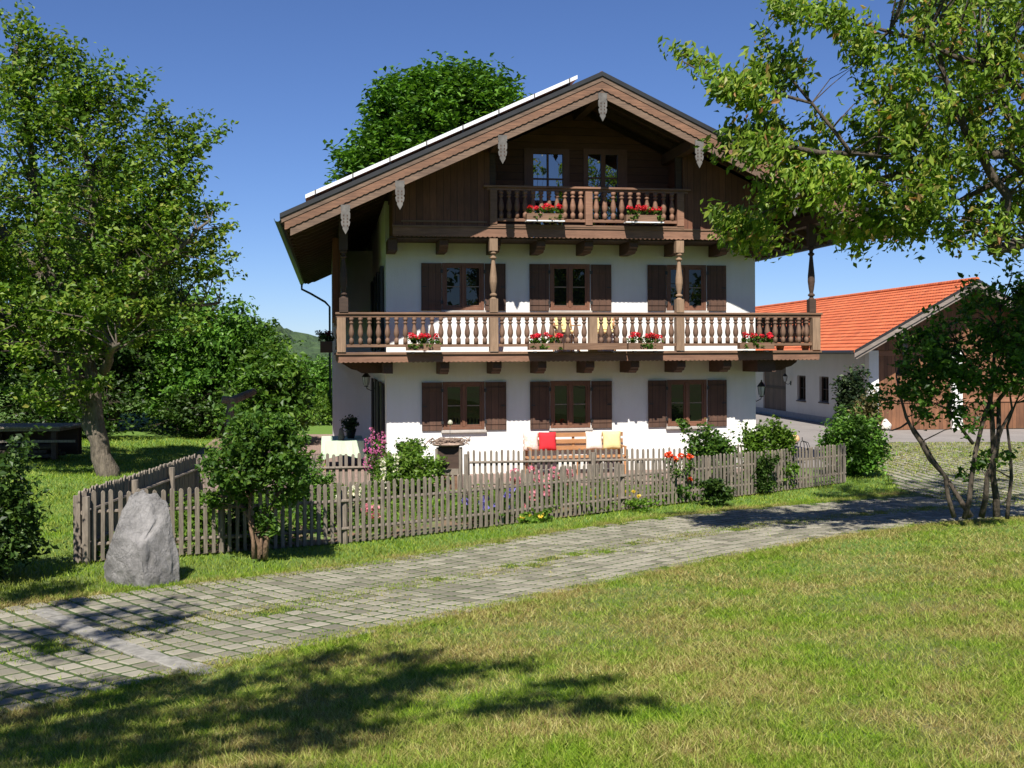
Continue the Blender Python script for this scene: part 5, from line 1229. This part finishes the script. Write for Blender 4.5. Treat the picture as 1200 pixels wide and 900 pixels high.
# twig-roofed bird house
r = thing('bird_house', 'rustic bird house with a twig nest roof on posts in the garden', 'bird house', (pt(526, 560, 21.8).x, 21.8, gnd(-1.2, 21.8)))
zt_ = pt(526, 522, 21.8).z-r.location.z
mb = MB()
MB().box(-.20, .20, -.16, .16, zt_-.55, zt_-.02).build('box_body', M['dark'], r)
MB().box(-.20, .20, -.19, -.161, zt_-.56, zt_-.44).build('front_board', M['picket'], r); MB().box(-.17, .17, -.175, -.161, zt_-.85, zt_-.561).build('front_board', M['weath'], r)
for sx in (-.23, .23): MB().tube([(sx, -.17, 0), (sx, -.17, zt_-.05)], .03, 6).build('post', M['picket'], r); MB().tube([(sx, .17, 0), (sx, .17, zt_-.05)], .03, 6).build('post', M['picket'], r)
tw = MB()
for i in range(150):
    a_ = rng.uniform(0, 6.28); rr = rng.uniform(.05, .36); h_ = rng.uniform(-.03, .10)*(1-rr*.9); da = rng.uniform(.5, 1.1); L_ = rng.uniform(.12, .3)
    c = Vector((math.cos(a_)*rr*1.15, math.sin(a_)*rr*.8, zt_+.05+h_)); d = Vector((-math.sin(a_+rng.normal()*.4), math.cos(a_+rng.normal()*.4), rng.normal()*.15))*L_/2
    tw.tube([c-d, c+Vector((0, 0, .02)), c+d], .009, 4)
tw.lathe([(.30, zt_-.0), (.34, zt_+.03), (.18, zt_+.08)], 0, 0, 12)
tw.build('twig_roof', plain('twigs', (.28, .20, .15), .9, .4, 14), r)
MB().tube([(.02, 0, zt_+.1), (.03, 0, zt_+.42)], .006, 5).build('stake', M['pend'], r); MB().lathe([(.02, zt_+.40), (.05, zt_+.43), (.05, zt_+.46), (.02, zt_+.5)], .03, 0, 8).build('finial', M['cream'], r)
# garden stake ornaments near the right end
p = pt(940, 540, 25.0); r = thing('crown_ornament', 'small dark iron crown ornament standing behind the right part of the fence', 'ornament', (p.x, p.y, gnd(p.x, p.y))); z0 = pt(940, 530, 25).z-r.location.z
mb = MB(); mb.tube([(0, 0, 0), (0, 0, z0)], .012, 6)
for k in range(6):
    a_ = k*math.pi/3; mb.tube([(math.cos(a_)*.08, math.sin(a_)*.08, z0), (math.cos(a_)*.17, math.sin(a_)*.17, z0+.12), (math.cos(a_)*.13, math.sin(a_)*.13, z0+.22), (0, 0, z0+.26)], .009, 5)
mb.lathe([(.09, z0-.01), (.09, z0+.02)], 0, 0, 12); mb.tube([(0, 0, z0+.26), (0, 0, z0+.34)], .01, 5); mb.build('frame', M['iron'], r)
p = pt(930, 515, 25.2); r = thing('ball_ornament', 'orange terracotta ball on a stake behind the fence left of the iron crown', 'ornament', (p.x, p.y, gnd(p.x, p.y))); z0 = p.z-r.location.z
MB().lathe([(.02, z0-.13), (.09, z0-.09), (.14, z0), (.11, z0+.08), (.03, z0+.12)], 0, 0, 14).build('ball', plain('pale_orange_clay', (.70, .40, .20), .8), r, True); MB().tube([(0, 0, 0), (0, 0, z0-.1)], .012, 6).build('stake', M['iron'], r)
# terracotta pots on the balcony's right end
for k, (xx, lb) in enumerate(((9.62, 'left terracotta pot on the deck at the right end of the lower balcony'), (10.28, 'right terracotta pot on the deck at the right end of the lower balcony'))):
    X_, Y_ = hw(xx, -1.0); r = thing('flower_pot', lb, 'pot', (X_, Y_, 3.001), 0, 'terracotta pots on the balcony deck'); MB().lathe([(.08, 0), (.11, .15), (.125, .155), (.125, .19), (.11, .19)], 0, 0, 14).build('pot_body', M['terra'], r, True); MB().lathe([(.10, .15), (.10, .17)], 0, 0, 10).build('soil', M['beam'], r)
# leaning log arbour
p = pt(269, 508, 30); r = thing('log_arbour', 'weathered log post with a leaning log beam over the lawn before the dark trees', 'arbour', (p.x, 30, gnd(p.x, 30)))
def rr(u, v, Y): q = pt(u, v, Y)-r.location; return tuple(q)
MB().tube([(0, 0, 0), rr(270, 470, 30)], .10, 8).build('post', M['picket'], r)
MB().tube([rr(260, 468, 29.9), rr(271, 470, 30), rr(297, 459, 31.2)], [.10, .12, .10], 8).build('beam', M['picket'], r)
MB().tube([(-.25, .2, 0), rr(267, 480, 30.2)], .06, 6).build('brace', M['weath'], r)
mb = MB()
for i in range(26): 
    q = Vector(rr(rng.uniform(262, 296), 470-rng.uniform(2, 12), 30.5)); mb.tube([q, q+Vector((rng.uniform(-.3, .3), rng.uniform(-.2, .2), rng.uniform(-.12, .2)))], .008, 4)
mb.build('twigs', M['barkr'], r)
# wood shelter at far left
p = pt(50, 546, 27.5); base = Vector((-13.2, 28.2, gnd(-13.2, 28.2)))
r = thing('wood_shelter', 'long low dark timber shelter with weathered boards on top at the left edge', 'shelter', base)
MB().box(-2.6, 1.9, -.5, 1.2, .72, .78).build('roof_boards', M['picket'], r)
for i in range(7): 
    y0 = -.62+i*.26; MB().box(-2.7+rng.uniform(-.1, .1), 2.0+rng.uniform(-.15, .15), y0, y0+.22, .785+rng.uniform(0, .01), .82+rng.uniform(0, .03)).build('loose_board', M['picket'], r)
for xx in (-2.4, -.3, 1.7): MB().box(xx-.06, xx+.06, -.4, -.28, 0, .719).build('post', M['dark'], r); MB().box(xx-.06, xx+.06, 1.0, 1.12, 0, .719).build('post', M['dark'], r)
MB().box(-2.5, 1.8, 1.13, 1.17, 0, .7).build('back_wall', M['dark'], r); MB().box(-2.3, 2.3, -.56, -.52, .44, .50).build('rail', M['picket'], r)
for i in range(16):
    z0 = .06+.11*(i//6); q = MB().tube([(-2.2+.2*(i % 6)*.3, -.1+.17*(i % 6), z0), (1.6-.1*(i % 4), -.1+.17*(i % 6), z0)], .05, 6).build('stacked_pole', M['barkd'], r)

# ------------------------------------------------------------------ grass
def blades(name, x, y, h, w, mat, rng, lean=.5, z=None):
    n = len(x); z = gz(x, y) if z is None else z
    a = rng.uniform(0, 2*math.pi, n); h = h*rng.uniform(.5, 1.3, n); ln = rng.normal(0, lean, (n, 2))*h[:, None]
    wx = np.cos(a)*w*rng.uniform(.6, 1.4, n)*.5; wy = np.sin(a)*w*.5
    b0 = np.stack([x-wx, y-wy, z-.005], 1); b1 = np.stack([x+wx, y+wy, z-.005], 1); tp = np.stack([x+ln[:, 0], y+ln[:, 1], z+h], 1)
    return npmesh(name, np.stack([b0, b1, tp], 1).reshape(-1, 3), np.arange(3*n).reshape(n, 3), mat)
def grassblade(name, dryamt):
    m, t, b, o = newmat(name); v = coords(t)
    g_ = ramp(t, island(t), [(0, (.065, .14, .006)), (.5, (.17, .295, .013)), (1, (.32, .42, .04))])
    dr = ramp(t, island(t), [(0, (.16, .13, .03)), (.35, (.34, .23, .09)), (.7, (.38, .36, .10)), (1, (.60, .50, .24))])
    n1 = noise(t, v, 1.1, 4, .6); n2 = noise(t, v, 9, 5, .75)
    add = t.nodes.new('ShaderNodeMath'); add.operation = 'ADD'; t.links.new(n1, add.inputs[0]); t.links.new(n2, add.inputs[1])
    rp = ramp(t, add.outputs[0], [(0, (0, 0, 0)), (1, (1, 1, 1))]); 
    mr = t.nodes.new('ShaderNodeMapRange'); mr.inputs[1].default_value = .86; mr.inputs[2].default_value = 1.12; mr.inputs[3].default_value = 0; mr.inputs[4].default_value = dryamt; t.links.new(add.outputs[0], mr.inputs[0])
    c = mixc(t, mr.outputs[0], g_, dr); t.links.new(c, b.inputs['Base Color']); b.inputs['Roughness'].default_value = .55; b.inputs['Specular IOR Level'].default_value = .25
    tr = t.nodes.new('ShaderNodeBsdfTranslucent'); t.links.new(c, tr.inputs[0]); mx = t.nodes.new('ShaderNodeMixShader'); mx.inputs[0].default_value = .35
    t.links.new(b.outputs[0], mx.inputs[1]); t.links.new(tr.outputs[0], mx.inputs[2]); t.links.new(mx.outputs[0], o.inputs[0]); return m
M['gr_dry'] = grassblade('mown_dry_grass', .9); M['gr'] = grassblade('green_grass', .35); M['weed'] = grassblade('joint_weed', .8)
FAR_LO = ROAD_LO
rng = np.random.default_rng(99)
# polygon on the viewer's side of the drive
NEAR = [(-6.5, 4.6), (-3.6, 7.85), (-2.75, 8.95), (-1.55, 10.35), (.45, 12.3), (3.15, 15.2), (5.05, 16.8), (6.95, 18.1), (9.5, 19.1), (16, 19.8), (16, 8), (6, 2.6), (-4.5, 2.6)]
def fill(poly, n, ymin, ymax, rng, dens_pow):
    # density falls with distance so that it stays even in the picture
    y = ymin*(ymax/ymin)**rng.uniform(0, 1, n); x = rng.uniform(-.52, .54, n)*y*1.03
    k = inside(poly, x, y); return x[k], y[k]
x, y = fill(NEAR, 460000, 3.6, 19.5, rng, 1)
d = np.hypot(x, y); k = rng.uniform(size=len(x)) < np.clip(1.25-.6*np.sin(x*1.7)*np.sin(y*2.3), .5, 1); x, y, d = x[k], y[k], d[k]
o = blades('mown_grass', x, y, .032+.0007*d, .0040+.00058*d, M['gr_dry'], rng, 1.1); tag(o, 'short mown green and straw-coloured grass on the slope in front', 'grass', None, 'stuff')
k = 2600; cx_, cy_ = fill(NEAR, k, 3.8, 18, rng, 1); cx_ = np.repeat(cx_, 14)+rng.normal(0, .03, len(cx_)*14); cy_ = np.repeat(cy_, 14)+rng.normal(0, .03, len(cy_)*14)
o = blades('tall_tufts', cx_, cy_, .065, .006, M['gr'], rng, .6); tag(o, 'taller green grass tufts scattered over the mown slope', 'grass', None, 'stuff')
# verge strip between drive and fence, and left lawn
up = ROAD_UP
VERGE = [(-16, 2.2), (-9.7, 7.15), (-7.5, 9.5), (-5.4, 11.8), (-2.3, 14.7), (-.85, 16.3), (.9, 18.4), (3.05, 20.3), (6.1, 22.5), (8.6, 24.1), (9.0, 26.2), (9.6, 28.6), (7.95, 29.5), FR, (2.13, 20.9), (-2.5, 16.72), FL, FBL, (-7.6, 25), (-7.9, 38), (-24, 36), (-24, 8)]
x, y = fill(VERGE, 300000, 8, 38, rng, 1); d = np.hypot(x, y)
o = blades('lawn_grass', x, y, .04+.0009*d, .004+.0007*d, M['gr'], rng, .6); tag(o, 'short bright green lawn grass along the fence and on the left lawn', 'grass', None, 'stuff')
# weeds in the joints and along the middle and edges of the drive
xs_, ys_ = [], []
for (mx_, my_) in MIDW:
    n_ = rng.integers(20, 170); xs_.append(mx_+rng.normal(0, .15, n_)); ys_.append(my_+rng.normal(0, .15, n_))
for path_ in (ROAD_UP, ROAD_LO):
    P_ = smooth_path(path_, 2)
    for (a, b_) in zip(P_[:-1], P_[1:]):
        n_ = int(math.dist(a, b_)*420); q = rng.uniform(0, 1, n_); xs_.append(a[0]+(b_[0]-a[0])*q+rng.normal(0, .13, n_)); ys_.append(a[1]+(b_[1]-a[1])*q+rng.normal(0, .13, n_))
fx_, fy_ = [], []
for path_, sgn in ((ROAD_UP, 1), (ROAD_LO, -1)):
    P_ = smooth_path(path_, 2)
    for (a, b_) in zip(P_[:-1], P_[1:]):
        L_ = math.dist(a, b_); n_ = int(L_*900); q = rng.uniform(0, 1, n_); off = np.abs(rng.normal(0, .22, n_))*sgn
        nx_, ny_ = -(b_[1]-a[1])/L_, (b_[0]-a[0])/L_
        fx_.append(a[0]+(b_[0]-a[0])*q+nx_*off); fy_.append(a[1]+(b_[1]-a[1])*q+ny_*off)
fx_ = np.concatenate(fx_); fy_ = np.concatenate(fy_)
M['strawy'] = grassblade('straw_fringe', 1.0); 
o = blades('dry_fringe', fx_, fy_, .05, .012, M['strawy'], rng, 1.0); tag(o, 'dry brownish grass fringe along both edges of the paved drive', 'grass', None, 'stuff')
hx_, hy_ = fill(YARD, 260000, 18, 38, rng, 1)
kg = rng.uniform(size=len(hx_)) < np.clip((hy_-23)/13+.30*np.sin(hx_*.8)*np.sin(hy_*.9), .06, .95); hx_, hy_ = hx_[kg], hy_[kg]
o = blades('yard_grass', hx_, hy_, .045, .035, M['weed'], rng, .8, gz(hx_, hy_)+.012); tag(o, 'grass growing through the paved yard before the outbuilding', 'grass', None, 'stuff')
n_ = 60000; yy = 6*(38/6)**rng.uniform(0, 1, n_); xx = rng.uniform(-.52, .55, n_)*yy; kk = (inside(ROADP, xx, yy) | inside(YARD, xx, yy)) & (np.sin(xx*3.1)+np.cos(yy*2.7+xx)+rng.normal(0, .5, n_) > .3); xs_.append(xx[kk]); ys_.append(yy[kk])
x = np.concatenate(xs_); y = np.concatenate(ys_); o = blades('joint_weeds', x, y, .03, .012, M['weed'], rng, .9, gz(x, y)+.012); tag(o, 'grass and weeds growing between the paving slabs', 'weeds', None, 'stuff')
